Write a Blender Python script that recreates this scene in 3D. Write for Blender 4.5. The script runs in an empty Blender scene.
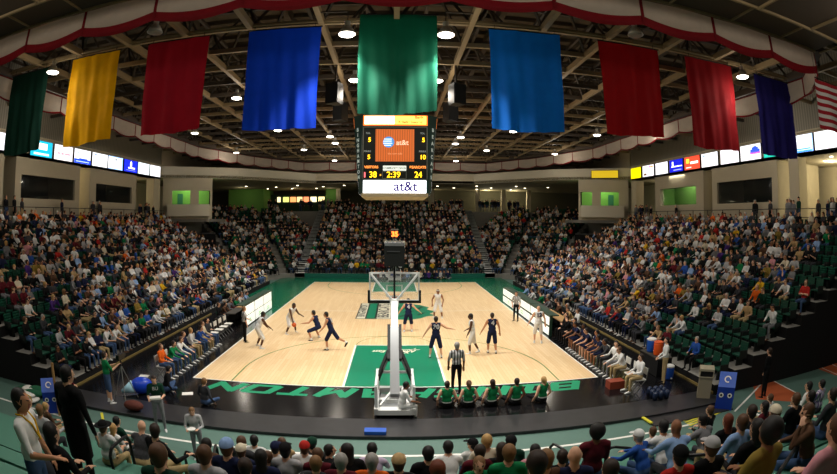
import bpy, bmesh, math, random
import numpy as np
from mathutils import Vector, Matrix, Quaternion
random.seed(7)
rng = np.random.default_rng(11)
SC = bpy.context.scene
COL = SC.collection
R = math.radians

# ------------------------------------------------------------------ camera, world, exposure
def make_camera():
    cd = bpy.data.cameras.new('camera')
    cd.type = 'PANO'                      # the photograph was taken with a 15 mm fisheye lens
    tgt = cd if hasattr(cd, 'panorama_type') else cd.cycles
    tgt.panorama_type = 'FISHEYE_EQUISOLID'
    tgt.fisheye_lens = 15.0
    tgt.fisheye_fov = R(180)
    cd.sensor_fit = 'HORIZONTAL'
    cd.sensor_width = 15.0 * 837 / 481.14
    cd.clip_start = 0.05; cd.clip_end = 300
    o = bpy.data.objects.new('camera', cd); COL.objects.link(o)
    yaw, pitch, roll = .049, -.0352, .004
    fwd = Vector((math.sin(yaw) * math.cos(pitch), math.cos(yaw) * math.cos(pitch), math.sin(pitch)))
    xr = Vector((math.cos(yaw), -math.sin(yaw), 0))
    up = xr.cross(fwd)
    r2 = xr * math.cos(roll) + up * math.sin(roll)
    u2 = -xr * math.sin(roll) + up * math.cos(roll)
    m = Matrix((( r2.x, u2.x, -fwd.x, 0.0193), (r2.y, u2.y, -fwd.y, -16.1014), (r2.z, u2.z, -fwd.z, 5.8494), (0, 0, 0, 1)))
    o.matrix_world = m
    SC.camera = o
make_camera()
W = bpy.data.worlds.new('world'); SC.world = W; W.use_nodes = True
W.node_tree.nodes['Background'].inputs[0].default_value = (.9, .95, 1, 1)
W.node_tree.nodes['Background'].inputs[1].default_value = .03
SC.view_settings.view_transform = 'Standard'; SC.view_settings.look = 'None'
SC.view_settings.gamma = 1; SC.view_settings.use_curve_mapping = False
SC.view_settings.exposure = 0.5
SC.cycles.max_bounces = 5; SC.cycles.diffuse_bounces = 2; SC.cycles.glossy_bounces = 3
SC.cycles.sample_clamp_indirect = 4
SC.cycles.use_denoising = True
COURT_LAMP_W = 2000.0      # lamps over the playing floor
NEAR_LAMP_W = 450.0      # lamps over the near stand
FILL_SHARE = .035             # share of lamp power for the added fill point under each lamp

# ------------------------------------------------------------------ materials
MATS = {}
def srgb(h):
    if isinstance(h, str):
        h = h.lstrip('#'); c = [int(h[i:i + 2], 16) / 255 for i in (0, 2, 4)]
    else: c = [v / 255 for v in h]
    return tuple(v / 12.92 if v <= .04045 else ((v + .055) / 1.055) ** 2.4 for v in c)
def mat(name, col=(.5, .5, .5), rough=.7, metal=0., emit=0., noise=0., nscale=8., spec=.4, bump=0.):
    if name in MATS: return MATS[name]
    if isinstance(col, str): col = srgb(col)
    m = bpy.data.materials.new(name); m.use_nodes = True; MATS[name] = m
    nt = m.node_tree; b = nt.nodes['Principled BSDF']
    b.inputs['Base Color'].default_value = (*col, 1)
    b.inputs['Roughness'].default_value = rough; b.inputs['Metallic'].default_value = metal
    b.inputs['Specular IOR Level'].default_value = spec
    if emit:
        b.inputs['Emission Color'].default_value = (*col, 1); b.inputs['Emission Strength'].default_value = emit
    if noise or bump:
        tc = nt.nodes.new('ShaderNodeTexCoord'); nz = nt.nodes.new('ShaderNodeTexNoise')
        nz.inputs['Scale'].default_value = nscale; nz.inputs['Detail'].default_value = 4
        nt.links.new(tc.outputs['Object'], nz.inputs['Vector'])
        if noise:
            mx = nt.nodes.new('ShaderNodeMix'); mx.data_type = 'RGBA'
            mx.inputs[6].default_value = (*[max(0, c * (1 - noise)) for c in col], 1)
            mx.inputs[7].default_value = (*[min(1, c * (1 + noise)) for c in col], 1)
            nt.links.new(nz.outputs['Fac'], mx.inputs[0]); nt.links.new(mx.outputs[2], b.inputs['Base Color'])
        if bump:
            bp = nt.nodes.new('ShaderNodeBump'); bp.inputs['Strength'].default_value = bump
            nt.links.new(nz.outputs['Fac'], bp.inputs['Height']); nt.links.new(bp.outputs[0], b.inputs['Normal'])
    return m

# ------------------------------------------------------------------ mesh helpers
class MB:
    def __init__(self): self.v = []; self.f = []; self.m = []
    def add(self, vs, fs, mi=0):
        o = len(self.v); self.v += [tuple(v) for v in vs]
        for f in fs: self.f.append([i + o for i in f]); self.m.append(mi)
    def box(self, x0, y0, z0, x1, y1, z1, mi=0):
        x0, x1 = min(x0, x1), max(x0, x1); y0, y1 = min(y0, y1), max(y0, y1); z0, z1 = min(z0, z1), max(z0, z1)
        self.add([(x0,y0,z0),(x1,y0,z0),(x1,y1,z0),(x0,y1,z0),(x0,y0,z1),(x1,y0,z1),(x1,y1,z1),(x0,y1,z1)],
                 [(3,2,1,0),(4,5,6,7),(0,1,5,4),(1,2,6,5),(2,3,7,6),(3,0,4,7)], mi)
    def obox(self, c, ax, ay, az, mi=0):          # box by centre and half-axes
        c = Vector(c); ax, ay, az = Vector(ax), Vector(ay), Vector(az)
        vs = [c + sx*ax + sy*ay + sz*az for sz in (-1,1) for sx, sy in ((-1,-1),(1,-1),(1,1),(-1,1))]
        self.add(vs, [(3,2,1,0),(4,5,6,7),(0,1,5,4),(1,2,6,5),(2,3,7,6),(3,0,4,7)], mi)
    def beam(self, p, q, w, h=None, mi=0):
        p, q = Vector(p), Vector(q); h = h or w; d = q - p; L = d.length; d = d / L
        up = Vector((0,0,1)) if abs(d.z) < .95 else Vector((0,1,0))
        s = d.cross(up).normalized(); u = s.cross(d)
        self.obox((p + q) / 2, d * L / 2, s * w / 2, u * h / 2, mi)
    def cyl(self, p, q, r0, r1=None, n=10, mi=0, cap=True):
        p, q = Vector(p), Vector(q); r1 = r0 if r1 is None else r1
        d = (q - p).normalized(); a = Vector((1,0,0)) if abs(d.x) < .8 else Vector((0,1,0))
        s = d.cross(a).normalized(); u = d.cross(s)
        vs = [p + r0 * (s*math.cos(t) + u*math.sin(t)) for t in [2*math.pi*i/n for i in range(n)]]
        vs += [q + r1 * (s*math.cos(t) + u*math.sin(t)) for t in [2*math.pi*i/n for i in range(n)]]
        fs = [(i, (i+1) % n, n + (i+1) % n, n + i) for i in range(n)]
        if cap: fs += [tuple(range(n))[::-1], tuple(range(n, 2*n))]
        self.add(vs, fs, mi)
    def tube(self, pts, r, n=8, mi=0):
        for a, b in zip(pts[:-1], pts[1:]): self.cyl(a, b, r, r, n, mi)
        for p in pts[1:-1]: self.ell(p, (r, r, r), 8, 5, mi)
    def lathe(self, c, prof, n=16, mi=0):          # prof: (radius, z) pairs round a vertical axis
        c = Vector(c); vs = []; fs = []
        for r, z in prof: vs += [c + Vector((r*math.cos(2*math.pi*i/n), r*math.sin(2*math.pi*i/n), z)) for i in range(n)]
        for k in range(len(prof) - 1):
            fs += [(k*n+i, k*n+(i+1) % n, (k+1)*n+(i+1) % n, (k+1)*n+i) for i in range(n)]
        self.add(vs, fs, mi)
    def ell(self, c, r, n=12, m=8, mi=0, rot=None):
        c = Vector(c); vs = [Vector((0,0,-r[2]))]; fs = []
        for j in range(1, m):
            ph = math.pi * j / m - math.pi / 2
            for i in range(n):
                th = 2*math.pi*i/n
                vs.append(Vector((r[0]*math.cos(ph)*math.cos(th), r[1]*math.cos(ph)*math.sin(th), r[2]*math.sin(ph))))
        vs.append(Vector((0,0,r[2]))); T = len(vs) - 1
        for i in range(n):
            fs.append((0, 1+(i+1) % n, 1+i)); fs.append((T, 1+(m-2)*n+i, 1+(m-2)*n+(i+1) % n))
            for j in range(m - 2): fs.append((1+j*n+i, 1+j*n+(i+1) % n, 1+(j+1)*n+(i+1) % n, 1+(j+1)*n+i))
        if rot is not None: vs = [rot @ v for v in vs]
        self.add([v + c for v in vs], fs, mi)
    def prism(self, poly, z0, z1, mi=0):           # polygon in xy, extruded in z
        n = len(poly); vs = [(x, y, z0) for x, y in poly] + [(x, y, z1) for x, y in poly]
        self.add(vs, [tuple(range(n))[::-1], tuple(range(n, 2*n))] + [(i, (i+1) % n, n+(i+1) % n, n+i) for i in range(n)], mi)
    def mesh(self, name, mats, smooth=False):
        me = bpy.data.meshes.new(name); me.from_pydata(self.v, [], self.f)
        for m in (mats if isinstance(mats, (list, tuple)) else [mats]): me.materials.append(m)
        if max(self.m, default=0): me.polygons.foreach_set('material_index', self.m)
        if smooth: me.polygons.foreach_set('use_smooth', [True] * len(me.polygons))
        me.update(); return me
    def build(self, name, mats, parent=None, smooth=False, loc=None):
        o = bpy.data.objects.new(name, self.mesh(name, mats, smooth)); COL.objects.link(o)
        if parent is not None: o.parent = parent
        if loc is not None: o.location = loc
        return o
def empty(name, loc=(0,0,0), rz=0.):
    o = bpy.data.objects.new(name, None); COL.objects.link(o); o.location = loc; o.rotation_euler = (0,0,rz); o.empty_display_size = .1
    return o
def tag(o, label=None, cat=None, group=None, kind=None):
    if label: o['label'] = label
    if cat: o['category'] = cat
    if group: o['group'] = group
    if kind: o['kind'] = kind
    return o
def struct(o, label=None):
    o['kind'] = 'structure'
    if label: o['label'] = label
    return o
def dup(o, parent=None):
    c = o.copy(); COL.objects.link(c)
    if parent is not None: c.parent = parent
    for ch in list(o.children): dup(ch, c)
    return c
def text_mesh(name, s, size, mats, parent=None, loc=(0,0,0), rot=(0,0,0), shear=0., offset=0., extrude=.004, xs=1., align='CENTER'):
    cu = bpy.data.curves.new(name, 'FONT'); cu.body = s; cu.size = size; cu.shear = shear; cu.offset = offset; cu.extrude = extrude
    cu.align_x = align; cu.align_y = 'CENTER'
    t = bpy.data.objects.new(name, cu); COL.objects.link(t)
    dg = bpy.context.evaluated_depsgraph_get(); me = bpy.data.meshes.new_from_object(t.evaluated_get(dg))
    bpy.data.objects.remove(t); bpy.data.curves.remove(cu)
    me.transform(Matrix.Diagonal((xs, 1, 1, 1))); me.materials.clear(); me.materials.append(mats)
    o = bpy.data.objects.new(name, me); COL.objects.link(o); o.location = loc; o.rotation_euler = rot
    if parent is not None: o.parent = parent
    return o
# ------------------------------------------------------------------ people: a posed skeleton of tapered limbs fused into one skin
# regions: 0 head/hand skin, 1 torso, 2 thighs and hips, 3 shoes, 4 hair, 5 forearm, 6 upper arm, 7 shank, 8 sock, 9 eye, 10 lips
NREG = 11
class Skel:
    def __init__(self): self.p = []
    def cap(self, a, b, r0, r1, g): self.p.append(('c', Vector(a), Vector(b), r0, r1, g))
    def ell(self, c, r, rot, g): self.p.append(('e', Vector(c), Vector(r), rot.copy(), g))
def rotmat(pitch=0, roll=0, yaw=0):      # forward pitch about x, roll about y, yaw about z
    return Matrix.Rotation(yaw, 3, 'Z') @ Matrix.Rotation(-pitch, 3, 'X') @ Matrix.Rotation(roll, 3, 'Y')
def V(*a): return Vector(a).normalized()
DEF = dict(hip=(0,0,.93), lean=0., roll=0., twist=0., head=(0,0,0), aL=((-.15,0,-1),(-.05,.2,-1)), aR=((.15,0,-1),(.05,.2,-1)),
           lL=((-.05,0,-1),(-.03,-.05,-1)), lR=((.05,0,-1),(.03,-.05,-1)), fL=(-.1,1,0), fR=(.1,1,0), hair='short', detail=1, baggy=0., bulk=1., slim=1., shorts=False, jersey=False)
def skeleton(pose):
    P = dict(DEF); P.update(pose); S = Skel(); d = P['detail']; bk = P['bulk']
    hip = Vector(P['hip']); Rt = rotmat(P['lean'], P['roll'], P['twist']); Rp = rotmat(P['lean'] * .4, P['roll'] * .5, P['twist'] * .3)
    up = Rt @ Vector((0,0,1)); rt = Rt @ Vector((1,0,0)); fw = Rt @ Vector((0,1,0))
    S.ell(hip, (.165*bk, .12*bk, .12), Rp, 2)
    S.ell(hip + up*.12 , (.16*bk, .122*bk, .15), Rt, 1)
    S.ell(hip + up*.33 + fw*.01, (.175*bk, .125*bk, .19), Rt, 1)
    nk = hip + up*.51
    S.cap(nk - up*.055 - rt*.145, nk - up*.055 + rt*.145, .068*bk, .068*bk, 1)
    Rh = Rt @ rotmat(*P['head']) if P.get('headrel', True) else rotmat(*P['head'])
    hu = Rh @ Vector((0,0,1)); hf = Rh @ Vector((0,1,0)); hr = Rh @ Vector((1,0,0))
    hc = nk + up*.03 + hu*.115 + hf*.03
    S.cap(nk - up*.02, hc - hu*.04 - hf*.015, .06, .056, 0)
    S.ell(hc, (.074, .094, .112), Rh, 0)
    S.ell(hc - hu*.06 + hf*.03, (.055, .062, .06), Rh, 0)          # jaw
    if d >= 1:
        S.cap(hc + hf*.09 + hu*.015, hc + hf*.108 - hu*.018, .012, .017, 0)    # nose
        for s in (-1, 1): S.ell(hc + hr*s*.078 - hf*.005, (.014, .024, .033), Rh, 0)
    h = P['hair']
    if h != 'bald':
        S.ell(hc + hu*.024 - hf*.022, (.09, .1, .108), Rh, 4); S.ell(hc - hu*.035 - hf*.05, (.074, .06, .07), Rh, 4)
        if h == 'long':
            S.ell(hc - hu*.04 - hf*.05, (.085, .065, .13), Rh, 4); S.ell(hc - hu*.15 - hf*.065, (.08, .05, .11), Rh, 4)
        if h == 'pony':
            S.ell(hc + hu*.03 - hf*.115, (.035, .04, .04), Rh, 4); S.cap(hc + hu*.02 - hf*.14, hc - hu*.16 - hf*.13, .035, .02, 4)
        if h == 'afro': S.ell(hc + hu*.025 - hf*.035, (.122, .115, .128), Rh, 4)
        if h == 'cap':
            S.ell(hc + hu*.045 + hf*.11, (.068, .075, .014), Rh @ rotmat(.15), 4)
    joints = dict(head=hc, hu=hu, hf=hf, hr=hr, Rh=Rh, neck=nk, hands=[], feet=[])
    for s, (du, dl) in ((-1, P['aL']), (1, P['aR'])):
        sh = nk - up*.065 + rt*s*.185*bk
        el = sh + V(*du)*.29; wr = el + V(*dl)*.255; fd = V(*dl)
        S.cap(sh, sh.lerp(el, .5), .06*bk, .053*bk, 1 if not P['jersey'] else 6); S.cap(sh.lerp(el, .45), el, .052, .043, 6)
        S.cap(el, wr, .043, .031, 5)
        side = fd.cross(Vector((0,0,1)));
        if side.length < .2: side = fd.cross(Vector((0,1,0)))
        side.normalize(); nrm = side.cross(fd).normalized()
        if d >= 2:
            S.ell(wr + fd*.05, (.04, .05, .018), Matrix((side, fd, nrm)).transposed(), 0)
            for k, (off, ln) in enumerate(((-.033, .062), (-.011, .078), (.011, .085), (.033, .075))):
                b0 = wr + fd*.085 + side*off; sp = side*off*.9
                b1 = b0 + (fd*1.0 + sp*4).normalized()*ln*.55 - nrm*.006; b2 = b1 + (fd*.85 + sp*3 - nrm*.5).normalized()*ln*.5
                S.cap(wr + fd*.045 + side*off*.7, b0, .012, .0105, 0); S.cap(b0, b1, .0105, .0098, 0); S.cap(b1, b2, .0098, .008, 0)
            t0 = wr + fd*.025 - side*.03*s; t1 = t0 - side*.038*s + fd*.03; S.cap(t0, t1, .014, .012, 0); S.cap(t1, t1 + fd*.035 - side*.008*s, .012, .009, 0)
        else:
            S.ell(wr + fd*.07, (.042, .085, .024), Matrix((side, fd, nrm)).transposed(), 0)
            S.cap(wr + fd*.03, wr + fd*.08 - side*.05*s, .018, .013, 0)
        joints['hands'].append(wr + fd*.09)
    for s, (dt, ds), ft in ((-1, P['lL'], P['fL']), (1, P['lR'], P['fR'])):
        hj = hip + Rp @ Vector((s*.09*bk, 0, -.04)); kn = hj + V(*dt)*.43; an = kn + V(*ds)*.42; f = V(*ft)
        bg = P['baggy']
        S.cap(hj, kn, .09*bk + bg*.3, .058 + bg, 2)
        if P['shorts']: S.cap(kn - V(*dt)*.03, kn + V(*ds)*.05, .055, .055, 7)
        S.cap(kn, kn.lerp(an, .45), .056, .053, 7); S.cap(kn.lerp(an, .4), an, .053, .037, 7)
        if P['shorts']: S.cap(kn.lerp(an, .68), an, .042, .043, 8)
        heel = an - Vector((0,0,.045)) - f*.03
        S.cap(heel, heel + f*.12, .042, .042, 3); S.cap(heel + f*.1 - Vector((0,0,.006)), heel + f*.2 - Vector((0,0,.014)), .04, .03, 3)
        joints['feet'].append(heel)
    return S, joints
def prim_dist(S, C):
    D = np.zeros((len(C), len(S.p))); reg = []
    for j, p in enumerate(S.p):
        if p[0] == 'c':
            a, b = np.array(p[1]), np.array(p[2]); ab = b - a; t = np.clip(((C - a) @ ab) / max(ab @ ab, 1e-9), 0, 1)
            D[:, j] = np.linalg.norm(C - a - t[:, None]*ab, axis=1) - (p[3] + (p[4] - p[3])*t); reg.append(p[5])
        else:
            M = np.array(p[3]); q = (C - np.array(p[1])) @ M; r = np.array(p[2])
            k = np.linalg.norm(q / r, axis=1); D[:, j] = (k - 1) * r.min() * np.clip(k, .2, 1); reg.append(p[4])
    return D, np.array(reg)
def body_mesh(name, pose, voxel, ratio, smooth=True):
    S, J = skeleton(pose); mb = MB()
    for p in S.p:
        if p[0] == 'c':
            mb.cyl(p[1], p[2], p[3], p[4], 12); mb.ell(p[1], (p[3],)*3, 12, 8); mb.ell(p[2], (p[4],)*3, 12, 8)
        else: mb.ell(p[1], p[2], 16, 10, rot=p[3])
    o = mb.build(name, [])
    m = o.modifiers.new('r', 'REMESH'); m.mode = 'VOXEL'; m.voxel_size = voxel; m.use_smooth_shade = smooth
    s = o.modifiers.new('s', 'SMOOTH'); s.factor = .5; s.iterations = 2 if voxel < .03 else 1
    if ratio < 1:
        dc = o.modifiers.new('d', 'DECIMATE'); dc.ratio = ratio
    dg = bpy.context.evaluated_depsgraph_get(); me = bpy.data.meshes.new_from_object(o.evaluated_get(dg)); me.name = name
    bpy.data.objects.remove(o)
    n = len(me.polygons); C = np.empty(n*3); me.polygons.foreach_get('center', C); C = C.reshape(-1, 3)
    D, reg = prim_dist(S, C); g = reg[D.argmin(1)]
    # keep the face clear of hair: front half of the head under the hairline stays skin
    hc = np.array(J['head']); hf = np.array(J['hf']); hu = np.array(J['hu']); hr = np.array(J['hr'])
    q = C - hc; f = q @ hf; u = q @ hu; r = q @ hr
    near = (np.abs(r) < .12) & (u > -.13) & (u < .16) & (f > .0)
    dft = dict(DEF); dft.update(pose)
    if dft['hair'] not in ('cap', 'afro'): g[near & (g == 4) & (f > .03) & (u < .055)] = 0
    if dft['detail'] >= 1:
        for sx in (-1, 1): g[(np.abs(r - sx*.033) < .016) & (np.abs(u - .012) < .011) & (f > .06)] = 9
        g[(np.abs(r) < .026) & (np.abs(u + .058) < .010) & (f > .06)] = 10
    me.materials.clear()
    for k in range(NREG): me.materials.append(None)
    me.polygons.foreach_set('material_index', g.astype(np.int32)); me.polygons.foreach_set('use_smooth', np.ones(n, bool)); me.update()
    return me, J, g
SKIN = {'light': '#dba98a', 'tan': '#c08763', 'brown': '#8a5a3c', 'dark': '#57351f'}
for k, v in SKIN.items(): mat('skin_' + k, v, .55)
HAIRC = {'black': '#15110f', 'dark brown': '#2c1d14', 'brown': '#553822', 'light brown': '#7d5a36', 'blond': '#b8925a', 'grey': '#9a9690', 'red': '#6a3018', 'white': '#d0ccc4'}
for k, v in HAIRC.items(): mat('hair_' + k.replace(' ', '_'), v, .6, noise=.25, nscale=40)
CLOTH = {'white': '#e2e2e0', 'cream': '#d8cdb4', 'light grey': '#b0b0b2', 'grey': '#77787b', 'charcoal': '#3a3b3f', 'black': '#141416', 'navy': '#1c2340', 'blue': '#2a52a0',
         'light blue': '#8aa8d4', 'red': '#b02a24', 'maroon': '#5c1a24', 'pink': '#cf8f98', 'lavender': '#c4b4cc', 'purple': '#4b2f78', 'green': '#157a48', 'dark green': '#12382a',
         'olive': '#8a7434', 'tan': '#b89a6e', 'brown': '#5b4130', 'orange': '#e0641c', 'yellow': '#e0b024', 'teal': '#2b8b8b', 'khaki': '#b09a70', 'denim': '#3f5578'}
for k, v in CLOTH.items(): mat('cloth_' + k.replace(' ', '_'), v, .85, noise=.18, nscale=14, spec=.15)
mat('eye_dark', '#1b1512', .3); mat('lips', '#9a5548', .5)
def cl(n): return MATS['cloth_' + n.replace(' ', '_')]
def dress(o, skin='light', top='white', bottom='denim', shoes='white', hair='brown', sleeves='long', shorts=False, haircloth=None):
    sk = MATS['skin_' + skin]; t = cl(top) if isinstance(top, str) else top; b = cl(bottom) if isinstance(bottom, str) else bottom
    hm = cl(haircloth) if haircloth else MATS['hair_' + hair.replace(' ', '_')]
    L = [sk, t, b, cl(shoes), hm, t if sleeves == 'long' else sk, sk if sleeves == 'none' else t, sk if shorts else b, cl('white'), MATS['eye_dark'], MATS['lips']]
    for k, m in enumerate(L):
        s = o.material_slots[k]; s.link = 'OBJECT'; s.material = m
    return o
# seated poses: pelvis .10 above the seat, seat .42 above the tread; the local origin is on the tread under the pelvis
def sit(aL, aR, lean=.0, head=(0,0,0), spread=.12, twist=0., sh=-.02, roll=0., **k):
    d = dict(hip=(0,0,.52), lean=lean, head=head, twist=twist, roll=roll, aL=aL, aR=aR, lL=((-spread,1,-.02),(-.02,sh,-1)), lR=((spread,1,-.02),(.02,sh,-1)), fL=(-.12,1,0), fR=(.12,1,0))
    d.update(k); return d
SIT = {
 'lap':   sit(((-.25,.35,-1),(.45,1,-.15)), ((.25,.35,-1),(-.45,1,-.15))),
 'knees': sit(((-.25,.75,-.8),(.2,1,-.35)), ((.25,.75,-.8),(-.2,1,-.35)), lean=.42, head=(-.35,0,0)),
 'cross': sit(((-.3,.4,-1),(1,.45,.2)), ((.3,.4,-1),(-1,.5,.1)), lean=-.08),
 'chin':  sit(((-.2,.8,-.7),(.3,-.25,1)), ((.25,.5,-1),(-.6,1,-.1)), lean=.25, head=(-.1,0,.1)),
 'turn':  sit(((-.4,.2,-1),(.2,1,-.2)), ((.3,.5,-1),(-.3,1,0)), lean=.05, head=(0,0,.7), twist=.3, roll=.06),
 'clap':  sit(((-.25,.6,-.9),(.55,.8,.5)), ((.25,.6,-.9),(-.55,.8,.5)), lean=.1),
}
# ------------------------------------------------------------------ surface materials
def wood_mat():
    m = bpy.data.materials.new('maple_boards'); m.use_nodes = True; nt = m.node_tree; b = nt.nodes['Principled BSDF']
    tc = nt.nodes.new('ShaderNodeTexCoord'); mp = nt.nodes.new('ShaderNodeMapping'); mp.inputs['Rotation'].default_value = (0, 0, R(90))
    br = nt.nodes.new('ShaderNodeTexBrick'); br.inputs['Scale'].default_value = 1; br.inputs['Brick Width'].default_value = 1.6; br.inputs['Row Height'].default_value = .14
    br.inputs['Mortar Size'].default_value = .004; br.inputs['Color1'].default_value = (*srgb('#dfc398'), 1); br.inputs['Color2'].default_value = (*srgb('#d6b688'), 1); br.inputs['Mortar'].default_value = (*srgb('#b8966a'), 1)
    nt.links.new(tc.outputs['Object'], mp.inputs[0]); nt.links.new(mp.outputs[0], br.inputs['Vector']); nt.links.new(br.outputs['Color'], b.inputs['Base Color'])
    b.inputs['Roughness'].default_value = .42; b.inputs['Specular IOR Level'].default_value = .25
    return m
def stripe_mat(name, c1, c2, scale, axis=1, rough=.6):
    m = bpy.data.materials.new(name); m.use_nodes = True; nt = m.node_tree; b = nt.nodes['Principled BSDF']
    tc = nt.nodes.new('ShaderNodeTexCoord'); wv = nt.nodes.new('ShaderNodeTexWave'); wv.bands_direction = 'XYZ'[axis]; wv.inputs['Scale'].default_value = scale; wv.inputs['Distortion'].default_value = .3
    rp = nt.nodes.new('ShaderNodeMix'); rp.data_type = 'RGBA'; rp.inputs[6].default_value = (*srgb(c1), 1); rp.inputs[7].default_value = (*srgb(c2), 1)
    nt.links.new(tc.outputs['Object'], wv.inputs[0]); nt.links.new(wv.outputs['Fac'], rp.inputs[0]); nt.links.new(rp.outputs[2], b.inputs['Base Color'])
    b.inputs['Roughness'].default_value = rough
    return m
M_wood = wood_mat()
M_green = mat('paint_green', '#007656', .4, spec=.3)
M_white = mat('paint_white', '#e8e6df', .5)
M_line = mat('line_green', '#4f7a3c', .5)
M_apron = mat('apron_black', '#131315', .16, noise=.3, nscale=2, spec=.5)
M_carpet = mat('apron_mat', '#2b2b2d', .33, noise=.5, nscale=3, spec=.4)
M_turf = mat('floor_green', '#547268', .6, noise=.08, nscale=3)
M_track = mat('track_orange', '#b0552c', .8, noise=.1, nscale=20)
M_beige = mat('wall_beige', '#c4baa2', .85, noise=.05, nscale=2)
M_rib = stripe_mat('ribbed_metal', '#7e7a70', '#9c988c', 1.4, 1)
M_step = mat('stand_concrete', '#8a8881', .8, noise=.2, nscale=6)
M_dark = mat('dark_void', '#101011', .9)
M_deck = mat('roof_deck', '#5c5040', .85, noise=.35, nscale=1.2)
M_steel = mat('steel_tan', '#8c7858', .6)
M_steel_d = mat('steel_brown', '#41372d', .6)
M_cat = mat('catwalk_brown', '#4a3e34', .8)
M_black = mat('black_metal', '#0d0d0e', .4)
M_blackcloth = mat('black_drape', '#0b0b0c', .9)
M_yellow = mat('yellow_edge', '#d9d03a', .6)
M_gwall = mat('green_room_wall', '#6aa04c', .8)
M_teal = mat('padding_teal', '#0f6a58', .6)

def plane(name, poly, z, m, parent=None, t=.0):
    mb = MB()
    if t: mb.prism(poly, z - t, z)
    else: mb.add([(x, y, z) for x, y in poly], [tuple(range(len(poly)))])
    return mb.build(name, m, parent)
def rect(x0, y0, x1, y1): return [(x0, y0), (x1, y0), (x1, y1), (x0, y1)]
HW, CL = 7.62, 28.65
# ------------------------------------------------------------------ floors
struct(plane('floor_ground', rect(-34, -26, 34, 60), -.1, M_turf, t=.3))
fl = struct(plane('floor', rect(-HW, 0, HW, CL), 0, M_wood, t=.08))
struct(plane('floor_apron', [(-11.5, -2.85), (10.8, -2.85), (10.8, 12.5), (HW, 12.5), (HW, 0), (-HW, 0), (-HW, 12.5), (-11.5, 12.5)], 0, M_apron, t=.08))
struct(plane('floor_apron_far', [(-11.5, 12.5), (-HW, 12.5), (-HW, CL), (HW, CL), (HW, 12.5), (10.8, 12.5), (10.8, 31.9), (-11.5, 31.9)], 0, mat('apron_green', '#086044', .22), t=.08))
struct(plane('floor_mat', rect(-11.5, -4.1, 10.8, -2.85), 0, M_carpet, t=.08))
def ring_arc(cx, cy, r, a0, a1, w, n=40):
    v = []; f = []
    for i in range(n + 1):
        a = R(a0 + (a1 - a0) * i / n)
        v += [(cx + (r - w/2)*math.cos(a), cy + (r - w/2)*math.sin(a), .004), (cx + (r + w/2)*math.cos(a), cy + (r + w/2)*math.sin(a), .004)]
    for i in range(n): f.append((2*i, 2*i+1, 2*i+3, 2*i+2))
    return v, f
for end in (0, 1):
    fy = (lambda y: y) if end == 0 else (lambda y: CL - y)
    sg = 1 if end == 0 else -1
    mb = MB(); mb.add([(-1.83, fy(0), .002), (1.83, fy(0), .002), (1.83, fy(5.79), .002), (-1.83, fy(5.79), .002)], [(0,1,2,3) if end == 0 else (3,2,1,0)]); mb.build('key_paint', M_green, fl)
    mb = MB()
    for s in (-1, 1): mb.box(s*1.83 - .04, fy(0), .001, s*1.83 + .04, fy(5.83), .005)
    mb.box(-1.87, fy(5.77), .001, 1.87, fy(5.83), .005); mb.build('lane_line', M_white, fl)
    mb = MB(); v, f = ring_arc(0, fy(5.79), 1.8, 0, 180*sg, .04); mb.add(v, f if sg > 0 else [x[::-1] for x in f])
    mb.build('free_throw_circle', M_line, fl)
    mb = MB(); a0 = 0
    v, f = ring_arc(0, fy(1.6), 6.02, 0, 180*sg, .055, 60); mb.add(v, f if sg > 0 else [x[::-1] for x in f])
    for s in (-1, 1): mb.box(s*6.02 - .027, fy(0), .001, s*6.02 + .027, fy(1.6), .0045)
    mb.build('three_point_line', M_line, fl)
mb = MB()
mb.box(-HW, -.05, .001, HW, .0, .005); mb.box(-HW, CL, .001, HW, CL + .05, .005)
for s in (-1, 1): mb.box(s*(HW - .025) - .03, 0, .001, s*(HW - .025) + .03, CL, .005)
mb.build('boundary_line', M_white, fl)
mb = MB(); mb.box(-HW, CL/2 - .025, .001, HW, CL/2 + .025, .004); mb.build('midcourt_line', M_white, fl)
# writing on the floor: read from the court side, so it is upside down from the near stand
GL = {'B': [((0,0),(0,1)), ((0,0),(.9,0)), ((0,.5),(.9,.5)), ((0,1),(.85,1)), ((.95,.06),(.95,.44)), ((.9,.56),(.9,.94))], 'I': [((.5,0),(.5,1)), ((.2,0),(.8,0)), ((.2,1),(.8,1))],
      'N': [((0,0),(0,1)), ((0,1),(1,0)), ((1,0),(1,1))], 'G': [((0,.05),(0,.95)), ((.05,1),(1,1)), ((.05,0),(1,0)), ((1,0),(1,.45)), ((.55,.45),(1,.45))],
      'H': [((0,0),(0,1)), ((1,0),(1,1)), ((0,.5),(1,.5))], 'A': [((0,0),(.35,1)), ((1,0),(.65,1)), ((.35,1),(.65,1)), ((.15,.38),(.85,.38))],
      'M': [((0,0),(0,1)), ((1,0),(1,1)), ((0,1),(.5,.3)), ((1,1),(.5,.3))], 'T': [((.5,0),(.5,1)), ((0,1),(1,1))], 'O': [((0,.08),(0,.92)), ((1,.08),(1,.92)), ((.08,0),(.92,0)), ((.08,1),(.92,1))]}
mb = MB(); n_ = 0
for k, ch in enumerate('BINGHAMTON'):
    for a, b in GL[ch]:
        def gp(p): return Vector((6.45 - 1.335*k - p[0]*.88 + (.5 - p[1])*.32, -.98 + .70*(1 - p[1]) + .0, .003 + n_*2e-5))
        pa, pb = gp(a), gp(b); d = (pb - pa).normalized(); mb.beam(pa - d*.1, pb + d*.1, .2 if abs(d.x) > .7 else .3, .002); n_ += 1
mb.build('baseline_lettering', mat('letter_green', '#07885f', .35), fl)
t = text_mesh('key_lettering', 'America East', .52, mat('letter_cream', '#efe6cf', .4), fl, (0.0, 4.75, .005), (0, 0, R(180)), shear=.4, offset=.006, extrude=.001)
dx = t.dimensions.x; t.data.transform(Matrix.Diagonal((2.0 / dx, 1, 1, 1)))
mb = MB()
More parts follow.
